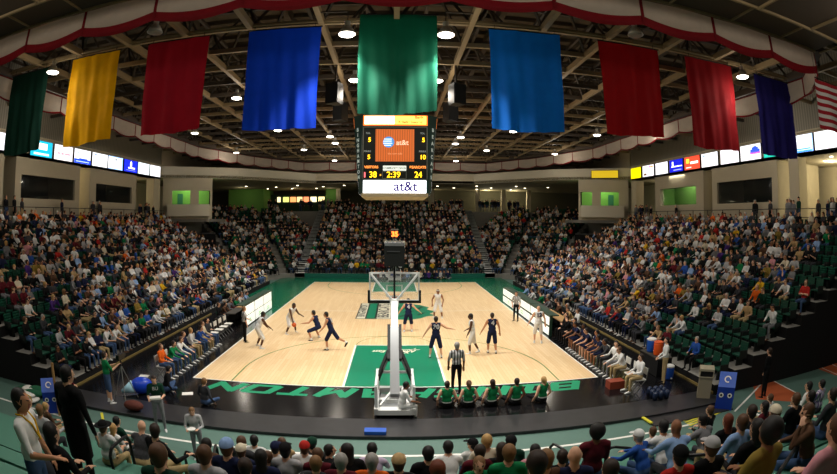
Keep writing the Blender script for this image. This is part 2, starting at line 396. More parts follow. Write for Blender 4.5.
for p, q in (((-.25, 5.05), (1.15, 5.0)), ((.5, 4.45), (.95, 5.25)), ((.95, 5.2), (.4, 4.4)), ((.3, 4.9), (.6, 4.35))): mb.beam((*p, .006), (*q, .006), .05, .002)
mb.build('key_emblem', MATS['letter_cream'], fl)
# centre emblem: cream and black strips lying sideways beside a green shape
M_cream = mat('emblem_cream', '#d9d6c0', .4); M_eblack = mat('emblem_black', '#17201c', .4)
mb = MB()
mb.box(-2.35, 11.9, .002, -.18, 17.3, .004); mb.build('emblem_border', M_eblack, fl)
mb = MB(); mb.box(-2.28, 12.0, .004, -1.78, 17.2, .006); mb.box(-1.08, 12.0, .004, -.26, 17.2, .006); mb.build('emblem_strip', M_cream, fl)
mb = MB(); mb.box(-1.7, 12.0, .004, -1.2, 17.2, .006); mb.build('emblem_stripe', M_green, fl)
text_mesh('emblem_lettering', 'BINGHAMTON', .62, M_eblack, fl, (-2.03, 14.6, .008), (0, 0, R(90)), offset=.01, extrude=.001)
text_mesh('emblem_lettering', 'BEARCATS', .98, M_eblack, fl, (-.67, 14.6, .008), (0, 0, R(90)), offset=.02, extrude=.001)
mb = MB()
P = [(.0, 11.8), (.8, 11.6), (1.5, 12.0), (2.0, 12.7), (2.5, 12.9), (2.2, 13.5), (2.6, 14.2), (2.1, 14.9), (2.3, 15.7), (1.7, 16.6), (.9, 17.2), (.1, 17.4)]
mb.prism(P, .002, .005); mb.build('emblem_shape', M_green, fl)
mb = MB()
for q in (((.3, 12.6), (.9, 13.4)), ((.5, 14.0), (1.2, 14.3)), ((.3, 15.2), (1.1, 15.8)), ((1.4, 13.0), (1.9, 13.8)), ((1.5, 15.0), (1.9, 16.0))): mb.beam((*q[0], .007), (*q[1], .007), .16, .003)
mb.build('emblem_stroke', M_eblack, fl)
# green floor lines and track
mb = MB(); mb.box(-30, -5.12, -.1, 8.9, -5.02, -.095); struct(mb.build('floor_line', M_white))
mb = MB(); mb.beam((10.7, -4.9, -.097), (14.3, -2.8, -.097), .07, .004); mb.beam((14.36, -2.83, -.097), (14.1, -5.1, -.097), .07, .004); mb.beam((14.36, -2.83, -.097), (17.7, -2.2, -.097), .07, .004)
for k in range(3): mb.beam((17.9 + k*.9, -2.2, -.094), (17.5 + k*.9, -5, -.094), .05, .004)
struct(mb.build('floor_track_line', M_white))
struct(plane('floor_track', [(12.2, -4.4), (13.4, -5.5), (14.05, -5.08), (14.33, -2.85), (13.5, -2.7)], -.097, M_track))
struct(plane('floor_track_bend', [(17.4, -5.6), (24, -5.6), (24, -1.5), (17.5, -1.5)], -.097, M_track))
mb = MB()
mb.beam((7.44, -4.1, -.03), (7.49, -4.6, -.03), .1, .04)
for k in range(4): mb.beam((8.6, -4.75 - k*.13, -.09), (10.6, -4.3 - k*.1, -.09), .07, .01)
mb.beam((-9.3, -4.2, -.09), (-8.9, -4.7, -.09), .09, .01)
struct(mb.build('floor_tape', M_yellow))
mb = MB(); mb.box(7.5, -4.75, -.1, 10.75, -4.1, -.06); struct(mb.build('floor_ramp', M_carpet))

# ------------------------------------------------------------------ side stands (stepped concrete), near stand, far stand and corner stands
XF = {-1: -11.6, 1: 10.9}; NR = 13; RISE = .42; CZ = 5.8; XT = 23.0; SY0, SY1 = -3.3, 27.0
def xrow(s, k): return XF[s] + s * k * (XT - abs(XF[s])) / NR
for s, side in ((-1, 'left'), (1, 'right')):
    mb = MB(); prof = [(XF[s], -.1)]
    for k in range(NR): prof += [(xrow(s, k), .3 + RISE*k), (xrow(s, k + 1), .3 + RISE*k)]
    prof += [(XT*s, CZ), (33*s, CZ), (33*s, -.1)]
    n = len(prof); vs = [(x, SY0, z) for x, z in prof] + [(x, SY1 + (0), z) for x, z in prof]
    mb.add(vs, [tuple(range(n)) if s < 0 else tuple(range(n))[::-1]], 1); mb.add(vs, [tuple(range(n, 2*n))[::-1] if s < 0 else tuple(range(n, 2*n))], 1)
    for i in range(n - 1):
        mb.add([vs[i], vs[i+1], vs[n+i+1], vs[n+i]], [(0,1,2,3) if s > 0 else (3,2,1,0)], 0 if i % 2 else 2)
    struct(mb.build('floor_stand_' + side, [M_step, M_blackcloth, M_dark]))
    mb = MB(); mb.box(XF[s] - s*.06, SY0, -.02, XF[s] - s*.0, 12, .06); struct(mb.build('trim_step_' + side, mat('edge_tan', '#857340', .7)))
    mb = MB(); mb.box(XT*s, 27, 0, 33*s, 62, CZ); mb.box(XT*s, -26, 0, 33*s, SY0, CZ); struct(mb.build('floor_concourse_' + side, M_step))
def NZ(k): return .345*k - .09            # tread heights of the near stand
# far stand
FY, FRUN, FRISE, FN = 32.3, .93, .385, 18
def far_z(k): return .4 + FRISE*k
mb = MB()
for k in range(FN): mb.box(-10.3, FY + FRUN*k, -.1, 10.3, 60, far_z(k))
struct(mb.build('floor_stand_far', M_step))
for s, side in ((-1, 'left'), (1, 'right')):
    mb = MB()
    for k in range(FN):
        t = FRUN*k; a, b = max(-1.0*t, -9) - .1, 5.2
        def P(ss, tt): return (s*(10.3 + .7071*(ss + tt)), FY - .7071*ss + .7071*tt)
        pl = [P(a, t), P(b, t), P(b, t + 9), P(a, t + 9)]
        mb.prism(pl if s > 0 else pl[::-1], -.1, far_z(k))
    struct(mb.build('floor_stand_corner_' + side, M_step))
    # stairs between the far stand and the corner stand
    mb = MB()
    for k in range(FN*2): mb.box(s*9.25, FY + FRUN*k/2, 0, s*10.35, FY + FRUN*k/2 + .05, .42 + FRISE*k/2)
    for k in range(FN*2): mb.box(s*9.25, FY + FRUN*k/2, .3 + FRISE*k/2, s*10.35, FY + FRUN*(k+1)/2, .44 + FRISE*k/2)
    struct(mb.build('trim_aisle_' + side, mat('aisle_grey', '#cfd1cd', .7)))
mb = MB(); mb.box(-20, FY + FRUN*FN, 0, 20, 62, far_z(FN - 1) + .1); struct(mb.build('floor_concourse_far', M_step))
mb = MB()
for k in range(2, 16): mb.box(-14.5, -6.4 - .85*k + .42, -.1, 14.5, -26, NZ(k))
struct(mb.build('floor_stand_near', [mat('near_step_green', '#4c7a6a', .7, noise=.15, nscale=5)]))
# low padded wall in front of the far stand
mb = MB(); mb.box(-9.2, 32.0, 0, 9.2, 32.28, .42); struct(mb.build('wall_far_low', M_teal))

# ------------------------------------------------------------------ side facades: boxes with windows, piers, sign band, ribbed metal above
FX = 24.0; HB, HT = 10.05, 11.45
def facade(s, side, boxes, wins, piers):
    x0, x1 = s*FX, s*(FX + .4)
    mb = MB(); mb.box(x0, -12, HB, x1, 28.3, HT); mb.box(x0 - s*.12, -12, HT, x1, 28.3, HT + .1); struct(mb.build('wall_header_' + side, M_beige))
    mb = MB(); mb.box(x0, -12, HT + .1, x1, 28.3, 16.6); struct(mb.build('wall_metal_' + side, M_rib))
    for (a, b), w in zip(boxes, wins):
        mb = MB(); z0, z1 = w[2], w[3]
        mb.box(x0, a, CZ, x1, b, z0); mb.box(x0, a, z1, x1, b, HB); mb.box(x0, a, z0, x1, w[0], z1); mb.box(x0, w[1], z0, x1, b, z1)
        mb.box(x1, a, CZ, s*(FX + 5), a + .15, HB); mb.box(x1, b - .15, CZ, s*(FX + 5), b, HB)
        struct(mb.build('wall_box_' + side, M_beige))
    for a, b in piers:
        mb = MB(); mb.box(x0, a, CZ, s*(FX + .9), b, HB); struct(mb.build('pillar_' + side, M_beige))
    mb = MB(); mb.box(s*30, -26, CZ, s*30.3, 50, 16.6); struct(mb.build('wall_' + side, M_beige))
    mb = MB(); mb.box(x0, -26, HB, s*30, 28.3, HB + .3); struct(mb.build('ceiling_concourse_' + side, M_beige))
    # rail at the back of the stand
    mb = MB()
    for y in np.arange(-10, 28, 2.0): mb.cyl((s*23.3, y, CZ), (s*23.3, y, CZ + 1.05), .03)
    for z in (.55, 1.05): mb.cyl((s*23.3, -10, CZ + z), (s*23.3, 28, CZ + z), .025)
    struct(mb.build('trim_rail_' + side, M_black))
facade(-1, 'left', [(6.4, 14.1), (15.5, 23.3)], [(7.03, 13.46, 7.45, 8.95), (16.47, 22.5, 7.45, 8.9)], [(4.2, 5.2), (26.9, 28.3)])
facade(1, 'right', [(15.4, 23.4), (6.5, 14.2)], [(16.5, 22.45, 7.4, 8.9), (7.1, 13.55, 7.35, 8.95)], [(4.4, 5.35), (27.2, 28.3)])
# interiors of the four boxes: dark rooms behind dark glass, one lit green
M_glass = bpy.data.materials.new('tinted_glass'); M_glass.use_nodes = True
_b = M_glass.node_tree.nodes['Principled BSDF']; _b.inputs['Base Color'].default_value = (.02, .025, .025, 1); _b.inputs['Roughness'].default_value = .05; _b.inputs['Alpha'].default_value = .35
n = 0
for s, y0, y1, z0, z1, lit in ((-1, 7.03, 13.46, 7.45, 8.95, 0), (-1, 16.47, 22.5, 7.45, 8.9, 0), (1, 16.5, 22.45, 7.4, 8.9, 1), (1, 7.1, 13.55, 7.35, 8.95, 0)):
    n += 1
    mb = MB(); mb.box(s*24.18, y0, z0, s*24.22, y1, z1); w = struct(mb.build('window_%d' % n, M_glass))
    mb = MB(); mb.box(s*24.1, y0, z0 - .06, s*24.3, y1, z0); mb.box(s*24.1, y0, z1, s*24.3, y1, z1 + .06); mb.build('window_frame', M_black, w)
    mb = MB(); mb.box(s*(26. if lit else 27.5), y0 - .5, CZ, s*(26.1 if lit else 27.6), y1 + .5, HB); struct(mb.build('wall_box_back', M_gwall if lit else mat('box_dark', '#2a2724', .9)))
    if lit:
        for yy in (y0 - .5, y1 + .45): mb = MB(); mb.box(s*24.45, yy, CZ, s*26, yy + .05, HB); struct(mb.build('wall_box_side', M_gwall))
        ld = bpy.data.lights.new('box_light', 'AREA'); ld.energy = 160; ld.size = 2.5; ld.color = (1, .95, .75)
        lo = bpy.data.objects.new('box_light', ld); COL.objects.link(lo); lo.location = (s*25.1, (y0 + y1)/2, HB - .1)
# warm lights in the side concourses
for s, y, e in ((1, 1.5, 190), (1, 4.0, 90), (-1, 14.8, 110), (1, 26, 60), (-1, 25, 80), (1, 14.8, 25)):
    ld = bpy.data.lights.new('concourse_light', 'POINT'); ld.energy = e; ld.shadow_soft_size = .2; ld.color = (1, .86, .55)
    lo = bpy.data.objects.new('concourse_light', ld); COL.objects.link(lo); lo.location = (s*27.5, y, HB - .4)
mb = MB(); mb.box(24.4, -26, HB - .01, 30, -8, HB); struct(mb.build('trim_soffit_right', M_beige))

# ------------------------------------------------------------------ far end: splayed fascia, gable wall above, soffit and back wall of the concourse
FZ0, FZ1 = 10.25, 11.4
FP = [(-24, 28.3), (-16.8, 33.2), (-9.5, 41.2), (9.5, 41.2), (16.8, 33.2), (24, 28.3)]
def wall_run(mb, pts, z0, z1, th=.3):
    for (xa, ya), (xb, yb) in zip(pts[:-1], pts[1:]):
        d = Vector((xb - xa, yb - ya, 0)).normalized(); nr = Vector((-d.y, d.x, 0)) * th
        mb.prism([(xa, ya), (xb, yb), (xb + nr.x, yb + nr.y), (xa + nr.x, ya + nr.y)], z0, z1)
mb = MB(); wall_run(mb, FP[:3], FZ0, FZ1); struct(mb.build('wall_fascia_left', mat('fascia_white', '#cfc8b4', .8)))
mb = MB(); wall_run(mb, FP[3:], FZ0, FZ1); struct(mb.build('wall_fascia_right', MATS['fascia_white']))
mb = MB(); wall_run(mb, FP[2:4], FZ0, FZ1); struct(mb.build('wall_fascia_far', M_beige))
mb = MB(); wall_run(mb, [(-24, 28.5), (-24, 44.3), (24, 44.3), (24, 28.5)], FZ1 - .1, 16.8); struct(mb.build('wall_far', M_beige))
SOF = [(-30, 28.4)] + FP + [(30, 28.4), (30, 62), (-30, 62)]
mb = MB(); mb.prism(SOF, FZ0 + .02, FZ0 + .3); struct(mb.build('ceiling_concourse_far', mat('soffit', '#8d8468', .85)))
SF2 = [(-24.2, 28.5)] + [(x, y + .3) for x, y in FP[1:5]] + [(24.2, 28.5), (24.2, 44.5), (-24.2, 44.5)]
mb = MB(); mb.prism(SF2, FZ1, FZ1 + .05); struct(mb.build('ceiling_ledge_far', M_beige))
mb = MB(); mb.box(-30, 55.6, 0, 30, 56, FZ0); struct(mb.build('wall_concourse_far', mat('concourse_dark', '#4d4a3a', .9)))
mb = MB(); mb.box(-18.6, 54.0, 6.5, -9.9, 55.5, 9.6); struct(mb.build('wall_concession', mat('dark_green_wall', '#20382a', .9)))
mb = MB(); mb.box(-24, 50, 6, -18.6, 55.5, FZ0); mb.box(-9.9, 52, 6, -8.2, 55.5, FZ0); struct(mb.build('wall_green_far', M_gwall))
for x in (11.7, 15.5, 19.3, -8.0, 5.2):
    mb = MB(); mb.box(x - .3, 51.2, 6.5, x + .3, 51.8, FZ0); struct(mb.build('pillar_far', M_beige))
for x, y, e in ((-21, 47, 22), (-9, 50.5, 12), (13.5, 53.5, 150), (17.5, 53, 150), (5, 53, 60), (-14, 50, 15)):
    ld = bpy.data.lights.new('concourse_light', 'POINT'); ld.energy = e; ld.shadow_soft_size = .2; ld.color = (1, .88, .58)
    lo = bpy.data.objects.new('concourse_light', ld); COL.objects.link(lo); lo.location = (x, y, FZ0 - .5)
# corner booths: white balcony front with green-lit openings
for s, side in ((-1, 'left'), (1, 'right')):
    A = Vector((s*24, 29.0, 0)); B = Vector((s*19.3, 31.2, 0)); d = (B - A).normalized(); nr = Vector((-d.y*s*-1, d.x*s*-1, 0)); nr = nr if nr.y > 0 else -nr
    def seg(mb, t0, t1, z0, z1, off=0., th=.25):
        p0 = A + (B - A)*t0 + nr*off; p1 = A + (B - A)*t1 + nr*off; q1 = p1 + nr*th; q0 = p0 + nr*th
        pl = [(p.x, p.y) for p in (p0, p1, q1, q0)]; mb.prism(pl if s < 0 else pl[::-1], z0, z1)
    mb = MB(); seg(mb, 0, 1.04, 8.95, FZ0); seg(mb, 0, .2, 5.8, 8.95); seg(mb, .58, .76, 7.4, 8.95); seg(mb, 1.0, 1.04, 7.4, 8.95); seg(mb, 0, 1.04, 6.0, 7.4)
    struct(mb.build('wall_booth_' + side, M_beige))
    mb = MB(); seg(mb, .1, .98, 6.3, 7.5, off=-.9, th=.9); struct(mb.build('wall_balcony_' + side, MATS['fascia_white']))
    mb = MB(); seg(mb, .12, 1.0, 5.8, FZ0, off=3.0); struct(mb.build('wall_booth_back_' + side, M_gwall))
    mb = MB(); seg(mb, .3, .42, 7.0, 8.8, off=2.95, th=.04); struct(mb.build('door_booth_' + side, mat('door_teal', '#1f5f4c', .7)))
    c = A + (B - A)*.55 + nr*1.5
    ld = bpy.data.lights.new('booth_light', 'POINT'); ld.energy = 130; ld.shadow_soft_size = .2; ld.color = (.85, 1, .6)
    lo = bpy.data.objects.new('booth_light', ld); COL.objects.link(lo); lo.location = (c.x, c.y, FZ0 - .35)
    mb = MB(); mb.prism([(s*24, 29), (s*19.3, 31.2), (s*19.3, 36), (s*24, 36)] if s > 0 else [(s*24, 36), (s*19.3, 36), (s*19.3, 31.2), (s*24, 29)], 5.7, 6.0); struct(mb.build('floor_booth_' + side, M_step))
    # dark end wall of the side stand below the booth
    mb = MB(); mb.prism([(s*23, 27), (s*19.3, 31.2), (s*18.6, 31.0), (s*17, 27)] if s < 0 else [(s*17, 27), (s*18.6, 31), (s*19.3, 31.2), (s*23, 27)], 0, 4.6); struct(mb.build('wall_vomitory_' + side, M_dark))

# ------------------------------------------------------------------ roof: deck, space frame, hoods
mb = MB(); mb.box(-30.3, -26, 16.8, 30.3, 44.6, 17.1); struct(mb.build('ceiling', M_deck))
mb = MB(); mb.box(-30.3, -26, -.1, 30.3, -25.7, 17); struct(mb.build('wall_near', M_beige))
BX = 2.73; BY = 2.36; ZB, ZTOP = 13.1, 15.6
for i in range(-8, 9):
    mb = MB(); mb.beam((i*BX, -14, ZB), (i*BX, 44.2, ZB), .2, .26); struct(mb.build('beam_long', M_steel))
ys = [.25 + BY*j for j in range(-6, 19)]
for y in ys:
    mb = MB(); mb.beam((-23.9, y, ZB), (23.9, y, ZB), .14, .2); struct(mb.build('beam_cross', M_steel_d if int(y) % 2 else M_steel))
mb = MB()
for i in range(-9, 9):
    mb.beam(((i + .5)*BX, -14, ZTOP), ((i + .5)*BX, 44.2, ZTOP), .16)
for y in ys: mb.beam((-23.9, y + BY/2, ZTOP), (23.9, y + BY/2, ZTOP), .16)
for i in range(-8, 8, 1):
    for j, y in enumerate(ys[:-1]):
        if (i + j) % 2: continue
        c = ((i + .5)*BX, y + BY/2, ZTOP)
        for ax in (0, 1):
            for ay in (0, 1): mb.beam(((i + ax)*BX, y + ay*BY, ZB), c, .1)
struct(mb.build('beam_bracing', M_steel_d))
# purlins under the deck
mb = MB()
for y in np.arange(-14, 44, 1.18): mb.box(-24, y - .05, 16.55, 24, y + .05, 16.8)
for x in np.arange(-22, 23, 5.46): mb.box(x - .15, -14, 16.2, x + .15, 44.3, 16.8)
struct(mb.build('beam_purlin', mat('purlin', '#4e4334', .8)))
# service catwalk round the drapes
RING = [(-16.4, -3.9), (16.4, -3.9), (18.6, -1.2), (18.6, 26.0), (15.4, 34.5), (11.0, 41.0), (-11.0, 41.0), (-15.4, 34.5), (-18.6, 26.0), (-18.6, -1.2)]
cen = Vector((0, 17, 0))
def outward(p, q):
    d = Vector((q[0]-p[0], q[1]-p[1], 0)).normalized(); n_ = Vector((d.y, -d.x, 0)); mid = Vector(((p[0]+q[0])/2, (p[1]+q[1])/2, 0))
    return n_ if n_.dot(mid - cen) > 0 else -n_
mb = MB()
for p, q in zip(RING, RING[1:] + RING[:1]):
    o = outward(p, q); a = Vector((*p, 0)); b = Vector((*q, 0)); w = 1.6 if p[1] == q[1] == -3.9 else .5
    pl = [a + o*.05, b + o*.05, b + o*w, a + o*w]
    mb.prism([(v.x, v.y) for v in pl], 12.9, 13.25)
struct(mb.build('beam_catwalk', M_cat))
mb = MB()
for x in np.arange(-16, 17, 2.73): mb.beam((x, -4, 12.87), (x, -5.5, 12.87), .07)
for y in (-4.02, -5.5): mb.beam((-16.4, y, 12.86), (16.4, y, 12.86), .09)
struct(mb.build('beam_catwalk_edge', M_steel))
# wide service platforms hung nearer the camera
for s in (-1, 1):
    mb = MB(); mb.box(s*5, -9.6, 12.3, s*16, -6.4, 12.42); struct(mb.build('ceiling_platform', M_cat))
    mb = MB()
    for y in (-9.6, -6.4): mb.beam((s*5, y, 12.26), (s*16, y, 12.26), .09)
    for x in (5, 7.8, 10.5, 13.2, 16): mb.beam((s*x, -9.6, 12.26), (s*x, -6.4, 12.26), .08)
    struct(mb.build('beam_platform', M_steel))
# ------------------------------------------------------------------ high-bay lamps
M_lens = mat('lamp_lens', '#fff6e6', .4, emit=9); M_lens_off = mat('lamp_lens_off', '#8d8a84', .3); M_bell = mat('lamp_bell', '#c9c6be', .35, metal=.3)
def lamp_meshes():
    h = MB(); h.cyl((0,0,.28), (0,0,.49), .09, .11, 12)
    b = MB(); b.lathe((0,0,0), [(.11,.3), (.16,.26), (.25,.12), (.3,0), (.29,0), (.24,.11), (.14,.24), (.0,.25)], 18)
    l = MB(); l.ell((0,0,.0), (.285,.285,.07), 18, 6)
    return h.mesh('housing', M_bell), b.mesh('reflector', M_bell, True), l.mesh('lens', M_lens, True), l.mesh('lens', M_lens_off, True)
LM = lamp_meshes()
def lamp(x, y, z, label, power, on=True, cone=112, group=None, spill=1.):
    t = empty('high_bay_lamp', (x, y, z)); tag(t, label, 'lamp', group or 'high-bay lamps under the roof frame')
    for nm, me in (('housing', LM[0]), ('reflector', LM[1]), ('lens', LM[2] if on else LM[3])):
        o = bpy.data.objects.new(nm, me); COL.objects.link(o); o.parent = t
    xb = round(x / BX) * BX; dx = xb - x; yb = min(ys, key=lambda v: abs(v - y))
    mb = MB()
    if abs(dx) < .2: mb.cyl((0, 0, .45), (0, 0, 12.97 - z), .02, .02, 6)
    else: mb.beam((0, 0, 13.05 - z), (dx - math.copysign(.1, dx), 0, 13.05 - z), .05); mb.cyl((0, 0, .45), (0, 0, 13.05 - z), .02, .02, 6)
    mb.build('mounting_arm', M_steel_d, t)
    if on:
        ld = bpy.data.lights.new('lamp_light', 'SPOT'); ld.energy = power; ld.spot_size = R(cone); ld.spot_blend = .75; ld.shadow_soft_size = .26; ld.color = (1, .95, .87)
        lo = bpy.data.objects.new('lamp_light', ld); COL.objects.link(lo); lo.location = (0, 0, -.12); lo.parent = t
        ld = bpy.data.lights.new('lamp_fill', 'POINT'); ld.energy = power * FILL_SHARE * spill; ld.shadow_soft_size = .25; ld.color = (1, .9, .76)  # added fill point, no real source: brightens roof, walls and banner fronts
        lo = bpy.data.objects.new('lamp_fill', ld); COL.objects.link(lo); lo.location = (0, 0, -.7); lo.parent = t
LZ = 12.45
ORD6 = ['first', 'second', 'third', 'fourth', 'fifth', 'sixth']
def lamp_at(x, y, lab, power=1., on=True, LZ=12.45, **k):
    # x, y were measured on the plane z = 13; carry them along the sight line down to the real hanging height
    f = (LZ - 5.85) / (13 - 5.85); lamp(x*f, -16.1 + (y + 16.1)*f, LZ, lab, power*COURT_LAMP_W, on, **k)
for s, w in ((-1, 'left'), (1, 'right')):
    b = 'royal blue banner' if s < 0 else 'bright blue banner'
    lamp_at(s*1.9, 1.3, 'largest bright high-bay lamp between the green banner and the %s' % b, 1.15, LZ=12.15, spill=.4)
    lamp_at(s*2.1, 7.7, 'small bright high-bay lamp at the lower %s edge of the green banner' % w, 1.)
    lamp_at(s*16.5, 1.35, 'lit high-bay lamp hanging just above the %s' % ('gap between dark green and yellow banners' if s < 0 else 'gap between crimson and navy banners'), .15, LZ=12.15, spill=5.)
    lamp_at(s*9.35, 10.3, 'lit high-bay lamp in the roof gap %s' % ('between the crimson and royal blue banners' if s < 0 else 'behind the deep red banner'), .9)
    lamp_at(s*21.6, 7.2, 'white lamp before the drape %s' % ('between the dark green and yellow banners' if s < 0 else 'between the crimson and navy banners'), .1, spill=14.)
    lamp_at(s*9.4, 21, 'lit high-bay lamp right under the lower edge of the %s' % b, 1.)
    lamp_at(s*5.6, 24.5, 'lit high-bay lamp between scoreboard and %s, upper of the close pair' % b, .9)
    lamp_at(s*5.6, 28.1, 'lit high-bay lamp between scoreboard and %s, lower of the close pair' % b, .35)
    lamp_at(s*9.3, 31.9, 'lit high-bay lamp against the beige far wall beneath the %s' % b, .17)
    lamp_at(s*16.9, 32.5, 'lit high-bay lamp over the drape corner at the far %s' % w, .16, spill=8.)
    lamp_at(s*16.5, 20.3, 'lit high-bay lamp under the lower edge of the %s' % ('crimson banner beside the yellow one' if s < 0 else 'deep red banner'), .22, spill=4.)
    lamp_at(s*7.3, 41.2, 'lamp just above the far drape on the %s side of the scoreboard' % w, .12, spill=12.)
lamp_at(-9.2, -.7, 'unlit high-bay lamp above the crimson banner on the left', on=False)
lamp_at(9.0, -.7, 'unlit high-bay lamp above the deep red banner beside the bright blue one', on=False)
for i, x in enumerate((-13.65, -8.19, -2.73, 2.73, 8.19, 13.65)):
    lamp(x, -9.76, LZ, 'high-bay lamp over the near stand behind the near drape, %s from the left' % ORD6[i], NEAR_LAMP_W, True, 140, 'high-bay lamps over the near stand', 6.5)
lamp_at(19.0, 16.5, 'lamp before the drape between the two red banners on the right', .12, spill=8.)

# ------------------------------------------------------------------ hanging cloth banners on one line
def cloth_mat(name, col, tf=.45):
    m = mat(name, col, .75, noise=.12, nscale=3, spec=.2); nt = m.node_tree; b = nt.nodes['Principled BSDF']; out = nt.nodes['Material Output']
    tr = nt.nodes.new('ShaderNodeBsdfTranslucent'); src = b.inputs['Base Color'].links[0].from_socket; nt.links.new(src, tr.inputs[0])
    mx = nt.nodes.new('ShaderNodeMixShader'); mx.inputs[0].default_value = tf
    nt.links.new(b.outputs[0], mx.inputs[1]); nt.links.new(tr.outputs[0], mx.inputs[2]); nt.links.new(mx.outputs[0], out.inputs[0]); return m
def banner(x, label, col, w=2.74, z1=12.78, z0=9.0, seed=0, y=0., name='hanging_banner'):
    t = empty(name, (x, y, z1)); tag(t, label, 'banner', 'cloth banners hanging in a line under the roof')
    rr = random.Random(seed); ph = [rr.uniform(0, 6.28) for _ in range(6)]; n, m = 44, 36; H = z1 - z0; mb = MB(); vs = []
    for side in (0,):
        for j in range(m + 1):
            v = j / m
            for i in range(n + 1):
                u = i / n; a = .012 + .05 * v
                d = a*math.sin(u*19 + ph[0] + v*1.6) + .6*a*math.sin(u*34 + ph[1] - v*2.2) + .035*v*math.sin(u*5 + ph[2]) + .018*math.sin(u*9 + v*11 + ph[3])
                wx = (u - .5) * w * (1 - .025*v + .01*math.sin(v*4 + ph[5]))
                sag = .07*math.sin(u*math.pi + ph[4]*.2)*v + .02*math.sin(u*7 + ph[1])*v
                if .49 < v < .53: d += .012
                vs.append((wx, d + side*.006, -H*v - sag + .03))
    k = (n + 1)*(m + 1); fs = []
    for j in range(m):
        for i in range(n):
            q = j*(n+1) + i; fs.append((q, q+n+1, q+n+2, q+1))
    mb.add(vs, fs); mb.build('cloth', cloth_mat('banner_cloth_%d' % seed, col), t, smooth=True)
    mb = MB(); mb.cyl((-w/2 - .05, .0, .05), (w/2 + .05, .0, .05), .03, .03, 8); mb.build('rod', M_black, t)
    for s in (-.42, .42):
        if z1 > 13: mb = MB(); mb.cyl((s*w, 0, .05), (s*w, .1, .12), .012, .012, 5)
        else: mb = MB(); mb.cyl((s*w, 0, .05), (s*w, 0, 13.0 - z1), .012, .012, 5)
        mb.build('hanger', M_black, t)
    return t
banner(-16.9, 'dark bottle-green banner, first from the left in the hanging line', '#12352a', seed=1, z1=12.7, z0=8.95)
banner(-12.62, 'golden yellow banner hanging between the dark green and crimson ones', '#f2b100', seed=2)
banner(-8.44, 'crimson banner hanging between the yellow and royal blue ones', '#9c1628', seed=3, z0=9.1)
banner(-4.07, 'royal blue banner hanging left of the scoreboard', '#083cc8', seed=4)
banner(.06, 'emerald green banner hanging over the scoreboard top', '#07553f', seed=5, z1=13.12, z0=9.42, y=-.22)
banner(4.68, 'bright azure blue banner hanging right of the scoreboard', '#0a64c4', seed=6)
banner(9.02, 'deep red banner hanging beside the bright azure one', '#8e0f14', seed=7, z0=9.12)
banner(13.18, 'wine red banner hanging between the deep red and navy ones', '#8a1219', seed=8, z0=8.95)
banner(17.4, 'navy purple banner hanging next to the striped flag', '#211d60', seed=9, z1=12.7)
mb = MB(); mb.cyl((-23.9, 0, 13.02), (23.9, 0, 13.02), .03, .03, 6); struct(mb.build('beam_banner_line', M_steel))
# striped flag at the right edge
def us_flag():
    x0, y0, zt, h, L = 15.2, -4.6, 11.36, 1.92, 3.7
    t = empty('national_flag', (x0, y0, zt)); tag(t, 'red and white striped national flag at the end of the banner line', 'flag')
    def strip(u0, u1, v0, v1, off=0.):
        mb = MB(); n, m = 26, 3; vs = []; fs = []
        for j in range(m + 1):
            for i in range(n + 1):
                u = u0 + (u1-u0)*i/n; v = v0 + (v1-v0)*j/m
                vs.append((u*L, .06*math.sin(u*11 + v*2) + .03*math.sin(u*23) - off, -v*h - .10*u))
        for j in range(m):
            for i in range(n): q = j*(n+1) + i; fs.append((q, q+n+1, q+n+2, q+1))
        mb.add(vs, fs); return mb
    for k in range(13): strip(0, 1, k/13, (k+1)/13).build('stripe', mat('flag_red', '#b3202e', .8) if k % 2 == 0 else mat('flag_white', '#ece6e4', .8), t, True)
    strip(.62, 1, 0, 7/13, .012).build('canton', mat('flag_blue', '#1f2a60', .8), t, True)
    mb = MB()
    for r in range(5):
        for c in range(6):
            u = .65 + c*.062; v = .06 + r*.1; p = Vector((u*L, .06*math.sin(u*11 + v*2) + .03*math.sin(u*23) - .02, -v*h - .1*u))
            pts = []
            for q in range(10):
                rr = .06 if q % 2 == 0 else .025; a = math.pi/2 + q*math.pi/5; pts.append(p + Vector((rr*math.cos(a), 0, rr*math.sin(a))))
            mb.add(pts, [tuple(range(10))])
    mb.build('star_pattern', MATS['flag_white'], t)
    mb = MB(); mb.cyl((0, 0, .03), (L, 0, .03 - .1), .02, .02, 6); mb.build('rod', M_black, t)
    for xx in (.1, L - .1): mb = MB(); mb.cyl((xx, 0, -.05), (xx, 0, 1.55), .008, .008, 4); mb.build('hanger', M_black, t)
us_flag()

